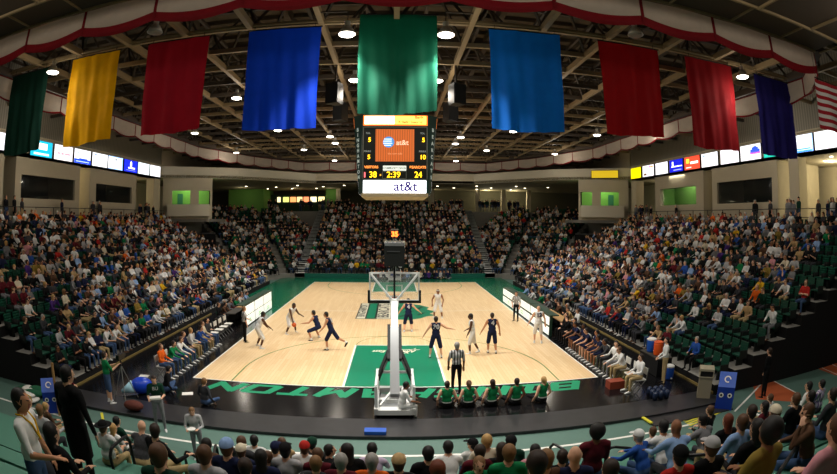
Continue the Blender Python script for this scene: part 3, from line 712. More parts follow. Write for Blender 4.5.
# ------------------------------------------------------------------ red and white drapes swagged round the ring
M_dw = cloth_mat('drape_white', '#bfb1a3', .25); M_dr = cloth_mat('drape_red', '#7c151e', .25)
def drape(p, q, label, near=False):
    p = Vector((*p, 0)); q = Vector((*q, 0)); L = (q - p).length; d = (q - p) / L; n_ = Vector((d.y, -d.x, 0))
    ZT, ZL = (12.92, 11.98) if near else (12.8, 11.85)
    t = empty('swag_drape', (p + q)/2 + Vector((0, 0, ZL))); tag(t, label, 'drape', None); c = (p + q)/2 + Vector((0, 0, ZL))
    N = 16
    def sheet(za, zb, off):
        mb = MB(); vs = []; fs = []
        for j in range(7):
            v = j/6
            for i in range(N + 1):
                u = i/N; s = math.sin(math.pi*u); z = za(u) + (zb(u) - za(u))*v
                vs.append(p + d*(u*L) + n_*(off + .05*math.sin(v*9 + u*3)*s*.6 + .09*s*math.sin(v*math.pi)) + Vector((0,0,z)) - c)
        for j in range(6):
            for i in range(N): a = j*(N+1) + i; fs.append((a, a+1, a+N+2, a+N+1))
        mb.add(vs, fs); return mb
    bot = lambda u: ZL - .22*math.sin(math.pi*u); bh = .27 if near else .09
    sheet(lambda u: ZT - .08, lambda u: bot(u) + bh, 0).build('white_cloth', M_dw, t, True)
    sheet(lambda u: ZT, lambda u: ZT - .08, .012).build('red_top_border', M_dr, t, True)
    sheet(lambda u: bot(u) + bh, lambda u: bot(u) - (.0 if not near else .05), .012).build('red_bottom_border', M_dr, t, True)
    mb = MB(); o = n_*.015
    mb.obox(p + d*.04 + o + Vector((0,0,(ZT+ZL)/2)) - c, d*.05, n_*.02, Vector((0,0,(ZT-ZL)/2))); mb.build('red_tie', M_dr, t)
    mb = MB(); mb.cyl(p + Vector((0,0,ZT)) - c, q + Vector((0,0,ZT)) - c, .025, .025, 6); mb.build('cable', M_steel_d, t)
    return t
DRP = []
def drapes():
    segs = list(zip(RING, RING[1:] + RING[:1]))
    side = ['near end, above the banners', 'near right corner', 'right side, above the lit signs', 'far right bend', 'far right bend', 'far end, by the scoreboard', 'far left bend', 'far left bend', 'left side, above the lit signs', 'near left corner']
    for (p, q), w in zip(segs, side):
        p = Vector(p); q = Vector(q); n = max(1, round((q - p).length / 3.1))
        for i in range(n):
            DRP.append((drape(p.lerp(q, i/n), p.lerp(q, (i+1)/n), '', near=w.startswith('near end')), w))
drapes()
ORD = ['first', 'second', 'third', 'fourth', 'fifth', 'sixth', 'seventh', 'eighth', 'ninth', 'tenth', 'eleventh', 'twelfth', 'thirteenth', 'fourteenth']
_cnt = {}
for o, w in DRP:
    k = _cnt.get(w, 0); _cnt[w] = k + 1
    o['label'] = 'red-edged white swag drape, %s along the %s' % (ORD[k], w); o['group'] = 'red and white swags round the catwalk'

# ------------------------------------------------------------------ lit advertising panels on the side headers
M_frame = mat('sign_frame', '#1c1e20', .5)
def litmat(c, e=1.0): return mat('lit_' + c.strip('#') + '_%d' % (e*100), c, .5, emit=e)
def sign(s, y0, y1, col, label, marks=(), z0=10.25, z1=11.3):
    x = s*23.86; t = empty('advertising_panel', (x, (y0+y1)/2, z0)); tag(t, label, 'sign', 'lit advertising panels above the stands'); w = y1 - y0
    mb = MB(); mb.box(0, -w/2 - .02, -.02, s*.12, w/2 + .02, z1 - z0 + .02); mb.build('frame', M_frame, t)
    mb = MB(); mb.box(-s*.015, -w/2, 0, 0, w/2, z1 - z0); mb.build('screen', litmat(col), t)
    H = z1 - z0
    for k, (u0, v0, u1, v1, c) in enumerate(marks):     # u runs left to right as read from the court, v upwards
        ya, yb = ((u - .5)*w for u in (u0, u1)); ya, yb = (-ya, -yb) if s > 0 else (ya, yb)
        mb = MB(); mb.box(-s*.03, ya, v0*H, -s*.015, yb, v1*H); mb.build('printed_mark', litmat(c, 1.4), t)
    return t, w, H
def sign_text(t, s, txt, u, v, size, c, w, H):
    return text_mesh('lettering', txt, size, litmat(c, 1.6), t, (-s*.035, -s*(u - .5)*w, v*H), (R(90), 0, -s*R(90)), extrude=.002)
sign(-1, 2.7, 5.0, '#f4f8ff', 'white lit panel at the picture edge left of the dark green banner')
t, w, H = sign(-1, 7.7, 10.15, '#12b4d8', 'turquoise lit panel with white block, partly behind the dark green banner', ((.35, .45, .75, .85, '#ffffff'), (.15, .1, .85, .22, '#d8f4ff')))
sign(-1, 10.45, 12.74, '#fdf6fa', 'white lit panel with red lettering band, under the yellow banner', ((.1, .55, .9, .59, '#e08a96'), (.1, .28, .9, .32, '#e08a96'), (.15, .38, .3, .5, '#e08a96'), (.36, .36, .5, .5, '#e08a96'), (.56, .38, .86, .5, '#e08a96')))
sign(-1, 13.0, 15.24, '#f6f8ff', 'white lit panel with a blue wave along its bottom', ((0, 0, 1, .3, '#1440e0'), (.3, .3, .8, .36, '#1440e0'), (.2, .7, .28, .82, '#8090e0'), (.1, .1, .9, .16, '#c8d4ff')))
sign(-1, 15.53, 17.84, '#f8fbff', 'white lit panel with one tiny blue mark in its upper corner', ((.15, .8, .25, .92, '#5a74d8'),))
sign(-1, 18.0, 20.36, '#f4f8ff', 'white lit panel with small dark figure and pale blue frame', ((.48, .7, .56, .88, '#59606e'), (0, .94, 1, 1, '#9cc4f4'), (.94, 0, 1, 1, '#9cc4f4'), (0, 0, 1, .05, '#9cc4f4')))
sign(-1, 20.71, 23.12, '#1428e0', 'deep blue lit panel with white tower emblem on the left header', ((.44, .4, .56, .85, '#ffffff'), (.3, .28, .8, .4, '#ffffff'), (.48, .85, .52, .92, '#ffffff'), (.15, .12, .85, .16, '#8090ff')))
sign(-1, 23.31, 25.55, '#f0fcfa', 'faintly greenish white lit panel, next to last before the far left corner', ((0, 0, .06, 1, '#bfeee2'),))
sign(-1, 25.76, 27.96, '#fafbff', 'plain white lit panel ending the left header at the far corner')
sign(1, 25.92, 28.05, '#f4e400', 'plain yellow lit panel ending the right header at the far corner')
sign(1, 23.31, 25.5, '#fbfaff', 'white lit panel with orange bar and dark emblem', ((.6, .75, .95, .88, '#e88a4a'), (.6, .75, .68, .95, '#4a4ac0'), (.12, .1, .36, .3, '#5a4430')))
t, w, H = sign(1, 20.75, 22.93, '#f8faff', 'white lit panel with a pale grey ring')
mb = MB(); v, f = ring_arc(0, 0, .36, 0, 360, .05, 24); mb.add([(-.03, a + .35, b + .52) for a, b, c in v], [x[::-1] for x in f] + f); mb.build('printed_mark', litmat('#b8c0d4', 1.4), t)
t, w, H = sign(1, 18.23, 20.39, '#0c18c8', 'deep blue lit panel with white bold lettering on the right header', ((.2, .48, .3, .85, '#ffffff'), (.15, .4, .95, .48, '#ffffff'), (.3, .12, .9, .18, '#9aa8ff')))
for k, (u0, u1, v) in enumerate(((.35, .75, .68), (.2, .95, .5))): pass
t, w, H = sign(1, 15.64, 17.91, '#ee4a30', 'orange-red lit panel with yellow badge and white lettering', ((.12, .5, .32, .85, '#ffc83c'), (.4, .42, .9, .6, '#fff0e8'), (.1, .12, .45, .2, '#ffd0c0')))
sign(1, 13.14, 15.35, '#f8fbff', 'white lit panel with one tiny blue mark, beside the orange-red panel', ((.12, .75, .22, .9, '#6a84e8'),))
sign(1, 10.5, 12.74, '#fbf8ff', 'white lit panel with faint red lettering, below the wine red banner', ((.6, .62, .95, .7, '#f0a4b4'), (.7, .2, .85, .26, '#d8dce8')))
t, w, H = sign(1, 7.97, 10.25, '#f6f8ff', 'white lit panel with blue arched emblem beside the navy banner', ((.48, .35, .98, .5, '#d05a8c'), (.5, .42, .96, .66, '#2448d0'), (.58, .66, .88, .8, '#2448d0'), (.66, .8, .8, .86, '#2448d0')))
sign(1, 5.6, 7.65, '#14b8a4', 'teal lit panel mostly hidden behind the navy banner')
sign(1, 2.82, 5.0, '#eef4ff', 'white lit panel with a blue border, right of the navy banner', ((0, 0, 1, .1, '#3a8af0'), (0, 0, .05, 1, '#9cc8ff'), (.95, 0, 1, 1, '#9cc8ff'), (.3, .14, .9, .22, '#4a94f4')))
sign(1, -.8, 2.63, '#f8fcff', 'long white lit panel under the striped flag')
# yellow panel on the far right fascia
t = empty('advertising_panel', (21.6, 29.8, 10.35)); tag(t, 'yellow lit panel set on the pale corner fascia at the far right', 'sign', 'lit advertising panels above the stands'); t.rotation_euler = (0, 0, math.atan2(28.3 - 33.2, 24 - 16.8))
mb = MB(); mb.box(-1.5, -.16, 0, 1.5, -.02, .85); mb.build('frame', M_frame, t); mb = MB(); mb.box(-1.44, -.18, .05, 1.44, -.16, .8); mb.build('screen', litmat('#c8a818', .7), t)

# ------------------------------------------------------------------ centre scoreboard
def scoreboard():
    cy = 14.325; t = empty('scoreboard', (0, cy, 7.2)); tag(t, 'four-sided dark green scoreboard hanging over the centre of the court', 'scoreboard')
    M_sb = mat('board_dark', '#0c1a16', .5); M_sg = mat('board_green', '#0c3a34', .5); M_fr = mat('board_trim', '#7f8a86', .4)
    f = -2.42                                             # front face plane
    def loc(z): return z - 7.2
    def octo(w, c): return [(-w+c, -w), (w-c, -w), (w, -w+c), (w, w-c), (w-c, w), (-w+c, w), (-w, w-c), (-w, -w+c)]
    mb = MB(); bo, to = octo(2.42, .5), octo(2.42, .5)
    top = [(x*1.0, y, loc(12.1)) for x, y in [(-1.93, f), (1.93, f), (2.52, f+.55), (2.52, 1.85), (1.93, 2.42), (-1.93, 2.42), (-2.52, 1.85), (-2.52, f+.55)]]
    bot = [(x, y, loc(7.4)) for x, y in [(-1.93, f), (1.93, f), (2.14, f+.4), (2.14, 2.0), (1.93, 2.42), (-1.93, 2.42), (-2.14, 2.0), (-2.14, f+.4)]]
    mb.add(bot + top, [tuple(range(8))[::-1], tuple(range(8, 16))] + [(i, (i+1) % 8, 8+(i+1) % 8, 8+i) for i in range(8)]); mb.build('housing', M_sg, t)
    mb = MB(); mb.box(-1.9, f - .05, loc(8.2), 1.9, f, loc(11.36)); p = mb.build('score_face', M_sb, t)
    mb = MB()
    for a in ((-1.9, 8.2, -1.85, 11.36), (1.85, 8.2, 1.9, 11.36), (-1.9, 11.31, 1.9, 11.36), (-1.9, 8.2, 1.9, 8.24)): mb.box(a[0], f - .08, loc(a[1]), a[2], f - .05, loc(a[3]))
    mb.build('face_trim', M_fr, p)
    mb = MB(); mb.box(-1.15, f - .07, loc(9.27), 1.115, f - .05, loc(11.2)); p2 = mb.build('video_screen', litmat('#c0602a', .75), t)
    mb = MB()
    for k in range(16): mb.box(-1.13 + k*.14, f - .075, loc(9.29), -1.1 + k*.14, f - .07, loc(11.18))
    mb.build('screen_seam', litmat('#a04c1e', .6), p2)
    def tx(s, size, x, z, c, e, par=p, off=.006, xs=1., y=f - .085):
        return text_mesh('lettering', s, size, mat('led_' + c.strip('#') + str(e), c, .5, emit=e), par, (x, y, loc(z)), (R(90), 0, 0), offset=off, extrude=.004, xs=xs)
    mb = MB(); mb.ell((0, 0, 0), (.33, .03, .33), 24, 12); g = mb.build('emblem_globe', litmat('#4a8fd0', .7), p2); g.location = (-.38, f - .075, loc(10.42))
    mb = MB()
    for k, z in enumerate((-.2, -.08, .05, .17)):
        w = math.sqrt(.33**2 - z*z); mb.box(-w*.95, -.045, z - .025, w*(.55 + .1*(k % 2)), -.03, z + .028)
    mb.build('emblem_band', litmat('#e8f2ff', .9), g)
    tx('at&t', .42, .42, 10.38, '#f0cfae', .8, p2, .004); tx('the new at&t', .16, .0, 9.73, '#dca070', .6, p2, .0)
    for s, x, z in (('5', -1.5, 10.55), ('5', 1.66, 10.55), ('5', -1.53, 9.52), ('10', 1.62, 9.52)): tx(s, .36, x, z, '#ffc21a', 2.2)
    for x, z in ((-1.6, 10.95), (1.6, 10.95), (-1.62, 9.87), (1.6, 9.87)):
        a = 'TOL' if z > 10 else 'FOULS'; tx(a, .14, x, z, '#98a09c', .5, off=.002)
    tx('VISITORS', .2, -1.38, 8.93, '#f08a3c', 1.3, off=.008); tx('BEARCATS', .2, 1.33, 8.93, '#f08a3c', 1.3, off=.008)
    tx('38', .5, -1.28, 8.48, '#ffc21a', 2.2, xs=.9); tx('24', .5, 1.36, 8.48, '#ffc21a', 2.2, xs=.9); tx('2:39', .5, -.08, 8.48, '#ffc21a', 2.2, xs=.95)
    mb = MB(); mb.box(-1.8, f - .09, loc(8.32), -1.72, f - .08, loc(8.64)); mb.build('indicator_light', litmat('#f06a70', 1.2), p)
    mb = MB(); mb.box(-.88, f - .09, loc(8.42), -.8, f - .08, loc(8.52)); mb.build('indicator_light', litmat('#f0a030', 1.2), p)
    mb = MB(); mb.box(-.7, f - .075, loc(8.73), .66, f - .05, loc(9.02)); lb = mb.build('name_strip', litmat('#dfe6dc', .75), p)
    tx('COMMUNITY BANK', .15, -.02, 8.87, '#5a6a60', .2, lb, .002, y=f - .085)
    mb = MB()
    for a in ((-.74, 8.24, .68, 8.28), (-.74, 8.66, .68, 8.7), (-.74, 8.24, -.7, 8.7), (.64, 8.24, .68, 8.7)): mb.box(a[0], f - .09, loc(a[1]), a[2], f - .05, loc(a[3]))
    mb.build('clock_frame', M_fr, p)
    mb = MB(); mb.box(-1.9, f - .06, loc(11.43), 1.9, f, loc(12.05)); pa = mb.build('upper_sign', litmat('#f07828', 1.1), t)
    mb = MB(); mb.box(-1.82, f - .075, loc(11.5), -.05, f - .06, loc(12.0)); mb.build('sign_field', litmat('#fff4d8', 1.8), pa)
    mb = MB(); mb.box(-.05, f - .075, loc(11.5), 1.82, f - .06, loc(12.0)); mb.build('sign_field', litmat('#ffd45a', 1.5), pa)
    tx('Bank', .26, 1.4, 11.92, '#e0341c', .9, pa, .006); tx('Reliable Insured', .22, .88, 11.63, '#e0341c', .9, pa, .006)
    mb = MB(); mb.box(-1.85, f - .06, loc(7.42), 1.83, f, loc(8.16)); pb = mb.build('lower_sign', litmat('#fbfaff', 2.0), t)
    tx('at&t', .8, .62, 7.79, '#4636a4', .2, pb, .014, y=f - .085)
    mb = MB(); mb.box(-1.95, f - .03, loc(7.2), 1.95, 2.4, loc(7.4)); mb.build('bottom_tray', mat('tray_cream', '#b8ac8c', .6), t)
    for s, word in ((-1, 'BINGHAMTON'), (1, 'BEARCATS')):
        n = len(word); zt, zb = 11.2, 8.35
        for k, ch in enumerate(word):
            z = zt + (zb - zt)*k/(n - 1); fr = (z - 7.4)/4.7; x0, y0 = 1.93, f; x1 = 2.14 + .38*fr; y1 = f + .4 + .15*fr
            ang = math.atan2(y1 - y0, x1 - x0); mx, my = (x0+x1)/2, (y0+y1)/2; nx, ny = math.sin(ang), -math.cos(ang)
            text_mesh('lettering', ch, .3, mat('letter_pale', '#c4d4cc', .5, emit=.25), t, (s*(mx + nx*.07), my + ny*.07, loc(z)), (R(90), 0, s*ang), offset=.008, extrude=.004)
    for x, y in ((-1.8, ys[11] - cy), (1.8, ys[11] - cy), (-1.8, ys[12] - cy), (1.8, ys[12] - cy)):
        mb = MB(); mb.cyl((x, y, loc(12.1)), (x, y, loc(13.02)), .03, .03, 6); mb.build('hoist_cable', M_steel_d, t)
    # the same lettered face on the other three sides, simplified to screen and signs
    for a in (90, 180, 270):
        for nm, c, e, z0, z1, w in (('video_screen', '#c0602a', .75, 9.27, 11.2, 1.13), ('lower_sign', '#fbfaff', 2.0, 7.42, 8.16, 1.84), ('upper_sign', '#f07828', 1.1, 11.43, 12.05, 1.9)):
            if a == 180: mb = MB(); mb.box(-w, f - .06, loc(z0), w, f, loc(z1))
            else:
                w = min(w, 1.6); ya, yb = (-(2.14 + .38*(z - 7.4)/4.7) for z in (z0, z1)); mb = MB()
                vs = [(-w, ya - .03, loc(z0)), (w, ya - .03, loc(z0)), (w, yb - .03, loc(z1)), (-w, yb - .03, loc(z1))]; vs += [(x, y + .03, z) for x, y, z in vs]
                mb.add(vs, [(0,1,2,3),(7,6,5,4),(0,4,5,1),(1,5,6,2),(2,6,7,3),(3,7,4,0)])
            o = mb.build(nm, litmat(c, e), t); o.rotation_euler = (0, 0, R(a))
    return t
scoreboard()
# loudspeaker clusters either side of the scoreboard
for s, w in ((-1, 'left'), (1, 'right')):
    for (x, y, z, pos, tilt) in ((2.73, 5.0, 11.55, 'upper', 30), (2.85, 8.6, 11.5, 'lower', 38)):
        t = empty('loudspeaker', (s*x, y, z)); tag(t, '%s black loudspeaker hanging in the roof on the %s of the green banner' % (pos, w), 'loudspeaker', 'loudspeakers hung beside the scoreboard')
        t.rotation_euler = (0, 0, s*R(tilt))
        mb = MB(); v = [(-.34,-.3,-.48),(.34,-.3,-.48),(.22,.3,-.48),(-.22,.3,-.48),(-.34,-.3,.48),(.34,-.3,.48),(.22,.3,.48),(-.22,.3,.48)]
        mb.add(v, [(3,2,1,0),(4,5,6,7),(0,1,5,4),(1,2,6,5),(2,3,7,6),(3,0,4,7)]); mb.build('cabinet', M_black, t)
        mb = MB(); mb.box(-.3, -.33, -.44, .3, -.3, .44); mb.build('grille', mat('grille', '#1a1a1b', .9, bump=.4, nscale=90), t)
        mb = MB(); mb.box(-.3, -.03, .48, .3, .03, .53); mb.box(-.04, -.04, .53, .04, .04, 1.46); mb.build('bracket', M_steel_d, t)

# ------------------------------------------------------------------ basketball goals
def goal():
    t = empty('basketball_goal', (0, 0, 0)); tag(t, 'near portable basketball goal on a white wheeled base, seen from behind', 'basketball goal', 'portable basketball goals')
    M_gw = mat('goal_white', '#d8dad8', .35); M_gs = mat('goal_silver', '#9c9ea0', .3, metal=.5); M_pad = mat('goal_pad', '#101412', .6)
    mb = MB(); mb.box(-.62, -2.8, .1, .62, -2.5, .26); mb.box(-.62, -2.8, .1, -.5, -.7, .3); mb.box(.5, -2.8, .1, .62, -.7, .3); mb.box(-.5, -1.9, .12, .5, -1.7, .26); mb.box(-.5, -.9, .12, .5, -.7, .3)
    for x in (-.56, .56):
        mb.beam((x, -2.65, .26), (x, -1.0, .98), .09); mb.beam((x, -1.0, .2), (x, -1.0, .98), .1); mb.beam((x, -2.65, .3), (x, -2.65, .98), .09); mb.beam((x, -2.65, .98), (x, -1., .98), .07)
    mb.beam((-.5, -1.0, .9), (.5, -1.0, .9), .08); mb.beam((-.45, -2.5, .3), (0, -1.4, .5), .06); mb.beam((.45, -2.5, .3), (0, -1.4, .5), .06)
    b = mb.build('base_frame', M_gw, t)
    mb = MB(); mb.box(-.48, -2.5, .1, .48, -1.0, .14); mb.build('floor_plate', M_gs, b)
    for x, y in ((-.5, -2.6), (.5, -2.6), (-.5, -.85), (.5, -.85)):
        mb = MB(); mb.cyl((x - .04, y, .06), (x + .04, y, .06), .06, .06, 12); mb.build('wheel', M_black, b)
    mb = MB(); mb.beam((0, -1.75, .35), (0, -.05, 2.15), .3, .26); mb.build('lower_boom', M_gs, t)
    mb = MB()
    for x in (-1, 1): mb.beam((x*.56, -1.35, .75), (x*.19, -.75, 1.55), .1, .14); mb.beam((x*.19, -.95, 1.3), (x*.19, -.0, 2.25), .1, .2)
    mb.build('boom_pad', M_pad, t)
    mb = MB(); mb.beam((-.5, -1.25, .85), (-.14, -.75, 1.5), .08); mb.beam((.5, -1.25, .85), (.14, -.75, 1.5), .08); mb.build('boom_strut', M_gs, t)
    mb = MB(); mb.beam((0, -.12, 2.05), (0, .95, 2.92), .24, .22); mb.box(-.24, -.2, 2.02, .24, -.08, 2.16); mb.build('upper_boom', M_gw, t)
    mb = MB()
    for x in (-1, 1): mb.beam((x*.05, .9, 2.95), (x*.84, 1.12, 3.9), .06)
    mb.box(-.16, .85, 2.82, .16, 1.16, 3.02); mb.build('back_brace', M_gw, t)
    gm = bpy.data.materials.get('board_glass')
    if gm is None:
        gm = bpy.data.materials.new('board_glass'); gm.use_nodes = True; q = gm.node_tree.nodes['Principled BSDF']; q.inputs['Base Color'].default_value = (.9, .95, .92, 1); q.inputs['Roughness'].default_value = .03; q.inputs['Alpha'].default_value = .1
    mb = MB(); mb.box(-.89, 1.2, 2.93, .89, 1.225, 3.94); bb = mb.build('backboard', gm, t)
    mb = MB()
    for a in ((-.915, 2.9, -.87, 3.96), (.87, 2.9, .915, 3.96), (-.915, 3.9, .915, 3.96), (-.915, 2.9, .915, 2.95)): mb.box(a[0], 1.18, a[1], a[2], 1.245, a[3])
    mb.build('board_frame', M_gw, bb)
    mb = MB()
    for a in ((-.3, 3.05, -.25, 3.5), (.25, 3.05, .3, 3.5), (-.3, 3.45, .3, 3.5), (-.3, 3.05, .3, 3.1)): mb.box(a[0], 1.226, a[1], a[2], 1.23, a[3])
    mb.build('target_square', M_white, bb)
    mb = MB(); mb.box(-.96, 1.16, 2.83, .96, 1.27, 2.93); mb.box(-.97, 1.16, 2.83, -.89, 1.27, 3.3); mb.box(.89, 1.16, 2.83, .97, 1.27, 3.3); mb.build('edge_pad', M_pad, bb)
    mb = MB(); v, f = ring_arc(0, 0, .235, 0, 360, .035, 28); v = [(x, y + 1.62, 3.05 + z) for x, y, z in v]; v2 = [(x, y, z - .03) for x, y, z in v]; mb.add(v, f); mb.add(v2, [q[::-1] for q in f]); mb.box(-.09, 1.23, 2.98, .09, 1.4, 3.06); rim = mb.build('rim', mat('rim_orange', '#d8481c', .4), t)
    mb = MB()
    for k in range(12):
        for dd in (1, -1):
            a = 2*math.pi*k/12; b2 = a + dd*.55
            mb.cyl((.22*math.cos(a), 1.62 + .22*math.sin(a), 3.03), (.14*math.cos(b2), 1.62 + .14*math.sin(b2), 2.62), .006, .006, 4)
    mb.build('net', M_white, rim)
    mb = MB(); mb.cyl((0, 1.1, 2.95), (0, 1.05, 4.25), .035, .035, 8); mb.build('clock_pole', M_black, t)
    mb = MB(); mb.box(-.36, .9, 4.2, .36, 1.15, 4.98); sc = mb.build('shot_clock', M_pad, t)
    mb = MB(); mb.box(-.34, .89, 4.93, .34, 1.16, 5.04); mb.build('clock_cap', M_gs, sc)
    mb = MB(); mb.box(-.26, .885, 4.72, .2, .9, 4.75); mb.build('clock_label', mat('label_grey', '#4a4d4e', .6), sc)
    text_mesh('clock_digit', '35', .62, mat('digit_orange', '#ff5a20', .5, emit=5), sc, (0, 1.158, 4.55), (R(90), 0, R(180)), offset=.03, extrude=.004)
    return t
g0 = goal(); g1 = dup(g0); g1.location = (0, CL, 0); g1.rotation_euler = (0, 0, R(180)); g1['label'] = 'far basketball goal at the opposite baseline, with glowing orange shot clock'

# ------------------------------------------------------------------ courtside boards, tables, chairs
M_led = mat('board_lit', '#eef2ea', .5, emit=.55)
def panel_board(s, y0, y1, label, x=8.45, h=.86):
    t = empty('courtside_board', (s*x, (y0+y1)/2, 0)); tag(t, label, 'advertising board', 'lit boards along the sidelines'); w = y1 - y0
    mb = MB(); mb.box(0, -w/2 + .01, .0, s*.16, w/2 - .01, h); mb.box(-s*.0, -w/2, h, s*.5, w/2, h + .05); mb.build('cabinet', mat('cabinet_green', '#1b3a2c', .5), t)
    g = .05 if s < 0 else .12; hm = h*.5
    mb = MB(); mb.box(-s*.02, -w/2 + .05, .06, 0, w/2 - .05, hm - g/2); mb.build('lower_screen', M_led, t)
    mb = MB(); mb.box(-s*.02, -w/2 + .05, hm + g/2, 0, w/2 - .05, h - .05); mb.build('upper_screen', M_led, t)
    for a in ((-.3, .25, .18, .24), (-.2, .15, .3, .38)): mb = MB(); mb.box(-s*.03, a[0], a[2], -s*.02, a[1], a[3]); mb.build('printed_mark', mat('mark_green', '#9ccf9c', .5, emit=.4), t)
for i in range(3): panel_board(-1, 8.75 + i*1.99, 10.7 + i*1.99, 'white lit courtside board on the left sideline, %s from the camera' % ORD[i], x=8.2, h=1.2)
for i in range(3): panel_board(1, 6.75 + i*3.6, 10.3 + i*3.6, 'white lit courtside board on the right sideline, %s from the camera' % ORD[i], x=7.8, h=1.04)
def table(s, y0, y1, x0, x1, label, top, h=.74):
    t = empty('press_table', (s*(x0+x1)/2, (y0+y1)/2, 0)); tag(t, label, 'table', 'press tables behind the courtside boards'); w = (y1-y0)/2; d = (x1-x0)/2
    mb = MB(); mb.box(-d, -w, h - .04, d, w, h); mb.build('table_top', top, t)
    for a in (-1, 1):
        for b in (-1, 1):
            mb = MB(); mb.cyl((a*(d - .06), b*(w - .1), 0), (a*(d - .06), b*(w - .1), h - .04), .02, .02, 8); mb.build('leg', M_black, t)
    return t
M_tan = mat('table_tan', '#b08a58', .5); M_tdark = mat('table_dark', '#3a3630', .6)
for i in range(3): table(1, 6.8 + i*3.6, 10.25 + i*3.6, 8.4, 9.05, 'long press table behind the right boards, %s from the camera' % ORD[i], M_tan if i == 0 else M_tdark)
for i in range(3): table(-1, 8.8 + i*1.99, 10.7 + i*1.99, 8.8, 9.4, 'long press table behind the left boards, %s from the camera' % ORD[i], M_tan if i else M_tdark)
# white folding chairs
def chair_meshes():
    s = MB(); s.box(-.2, -.2, .43, .2, .2, .46); b = MB(); b.box(-.2, -.22, .62, .2, -.19, .86)
    L = []
    for x in (-.2, .2):
        f = MB(); f.tube([(x, -.24, .88), (x, -.18, .45), (x, .2, 0)], .013, 6); L.append(f.mesh('front_leg', M_gsil))
        f = MB(); f.tube([(x, .18, .44), (x, -.22, 0)], .013, 6); L.append(f.mesh('rear_leg', M_gsil))
    return [s.mesh('seat', mat('chair_white', '#dedcd4', .5)), b.mesh('backrest', MATS['chair_white'])] + L
M_gsil = mat('chair_metal', '#8a8a88', .4, metal=.5)
CHM = chair_meshes()
def chair(x, y, rz, label, group):
    t = empty('folding_chair', (x, y, 0), rz); tag(t, label, 'chair', group)
    for nm, me in zip(('seat', 'backrest', 'front_leg', 'rear_leg', 'front_leg', 'rear_leg'), CHM):
        o = bpy.data.objects.new(nm, me); COL.objects.link(o); o.parent = t
    return t
LBX, RBX = -8.8, 8.4
for i in range(12):
    y = -.3 + i*.72
    chair(LBX, y, R(-90), ('empty white folding chair, %s along the left bench from the boards' % ORD[11 - i]) if i > 7 else 'white folding chair with someone on it, %s of the left bench from the camera' % ORD[i], 'white folding chairs of the left bench')
for i in range(13):
    y = -1.9 + i*.66
    chair(RBX, y, R(90), 'white folding chair of the right bench, %s from the camera' % ORD[i] , 'white folding chairs of the right bench')

# ------------------------------------------------------------------ bins, coolers, small courtside things
def recycling_bin(x, y, rz, label, sc=1.):
    t = empty('recycling_bin', (x, y, -.1), rz); t.scale = (sc,)*3; tag(t, label, 'recycling bin', 'blue recycling bins')
    M_b = mat('bin_blue', '#12359a', .45)
    mb = MB(); mb.prism([(-.36, -.3), (.36, -.3), (.36, .3), (-.36, .3)], 0, .95); mb.build('body', M_b, t)
    mb = MB(); mb.add([(-.36,-.3,.95),(.36,-.3,.95),(.36,.3,.95),(-.36,.3,.95),(-.36,.12,1.45),(.36,.12,1.45),(.36,.3,1.3),(-.36,.3,1.3)], [(0,1,5,4),(4,5,6,7),(6,2,3,7),(1,2,6,5),(3,0,4,7),(3,2,1,0)]); h = mb.build('sloping_lid', mat('bin_lid', '#2a5ac0', .4), t)
    n_ = Vector((0, -.5, .42)).normalized()
    mb = MB(); v, f = ring_arc(0, 0, .12, 0, 300, .05, 20); M = Matrix.Rotation(R(50), 3, 'X'); mb.add([M @ Vector(p) + Vector((0, -.1, 1.21)) + n_*.01 for p in v], f); mb.build('recycling_mark', M_white, h)
    for x_ in (-.18, .18):
        mb = MB(); mb.cyl((x_, -.305, .62), (x_, -.3, .62), .1, .1, 16); mb.cyl((x_, -.31, .62), (x_, -.3, .62), .05, .05, 12, 1); mb.build('bottle_opening', [M_white, M_dark], t)
    for sx in (-1, 1):
        mb = MB(); v, f = ring_arc(0, 0, .1, 0, 300, .04, 20); mb.add([(sx*.365, p[0], .6 + p[1]) for p in v], f + [q[::-1] for q in f]); mb.build('recycling_mark', M_white, t)
recycling_bin(10.55, -4.4, R(-40), 'blue recycling bin with white symbols beside the tan trash can on the right', .84)
recycling_bin(-11.0, -4.85, R(35), 'blue recycling bin at the left, below the end of the left stand', .76)
t = empty('trash_can', (10.38, -3.35, 0), R(-35)); t.scale = (.9,)*3; tag(t, 'tan swing-top trash can beside the blue recycling bin', 'trash can')
M_tn = mat('can_tan', '#8f8670', .5)
mb = MB(); mb.prism([(-.27, -.27), (.27, -.27), (.27, .27), (-.27, .27)], 0, .82); mb.build('body', M_tn, t)
mb = MB(); mb.box(-.3, -.3, .82, .3, .3, .86); mb.box(-.3, -.3, 1.08, .3, .3, 1.16)
for a in ((-.3, -.3), (.26, -.3), (-.3, .26), (.26, .26)): mb.box(a[0], a[1], .86, a[0] + .04, a[1] + .04, 1.08)
h = mb.build('hood', mat('can_hood', '#a39a82', .5), t); mb = MB(); mb.box(-.26, -.26, .86, .26, .26, 1.08); mb.build('opening', M_dark, h)
def cooler(x, y, z, col, label, lid='#e8e8e4'):
    t = empty('drink_cooler', (x, y, z)); tag(t, label, 'cooler', 'drink coolers by the right bench')
    mb = MB(); mb.lathe((0,0,0), [(.0, 0), (.17, 0), (.19, .05), (.2, .45), (.19, .48), (0, .48)], 18); mb.build('barrel', mat('cooler_' + col.strip('#'), col, .4), t, True)
    mb = MB(); mb.lathe((0,0,.48), [(.2, 0), (.2, .05), (.15, .08), (0, .08)], 18); mb.build('lid', mat('cooler_lid_' + lid.strip('#'), lid, .4), t)
    mb = MB(); mb.box(-.025, -.26, .06, .025, -.19, .1); mb.build('tap', M_white, t)
t = empty('side_table', (10.15, -.1, 0)); tag(t, 'black-skirted table carrying the drink coolers at the right bench end', 'table')
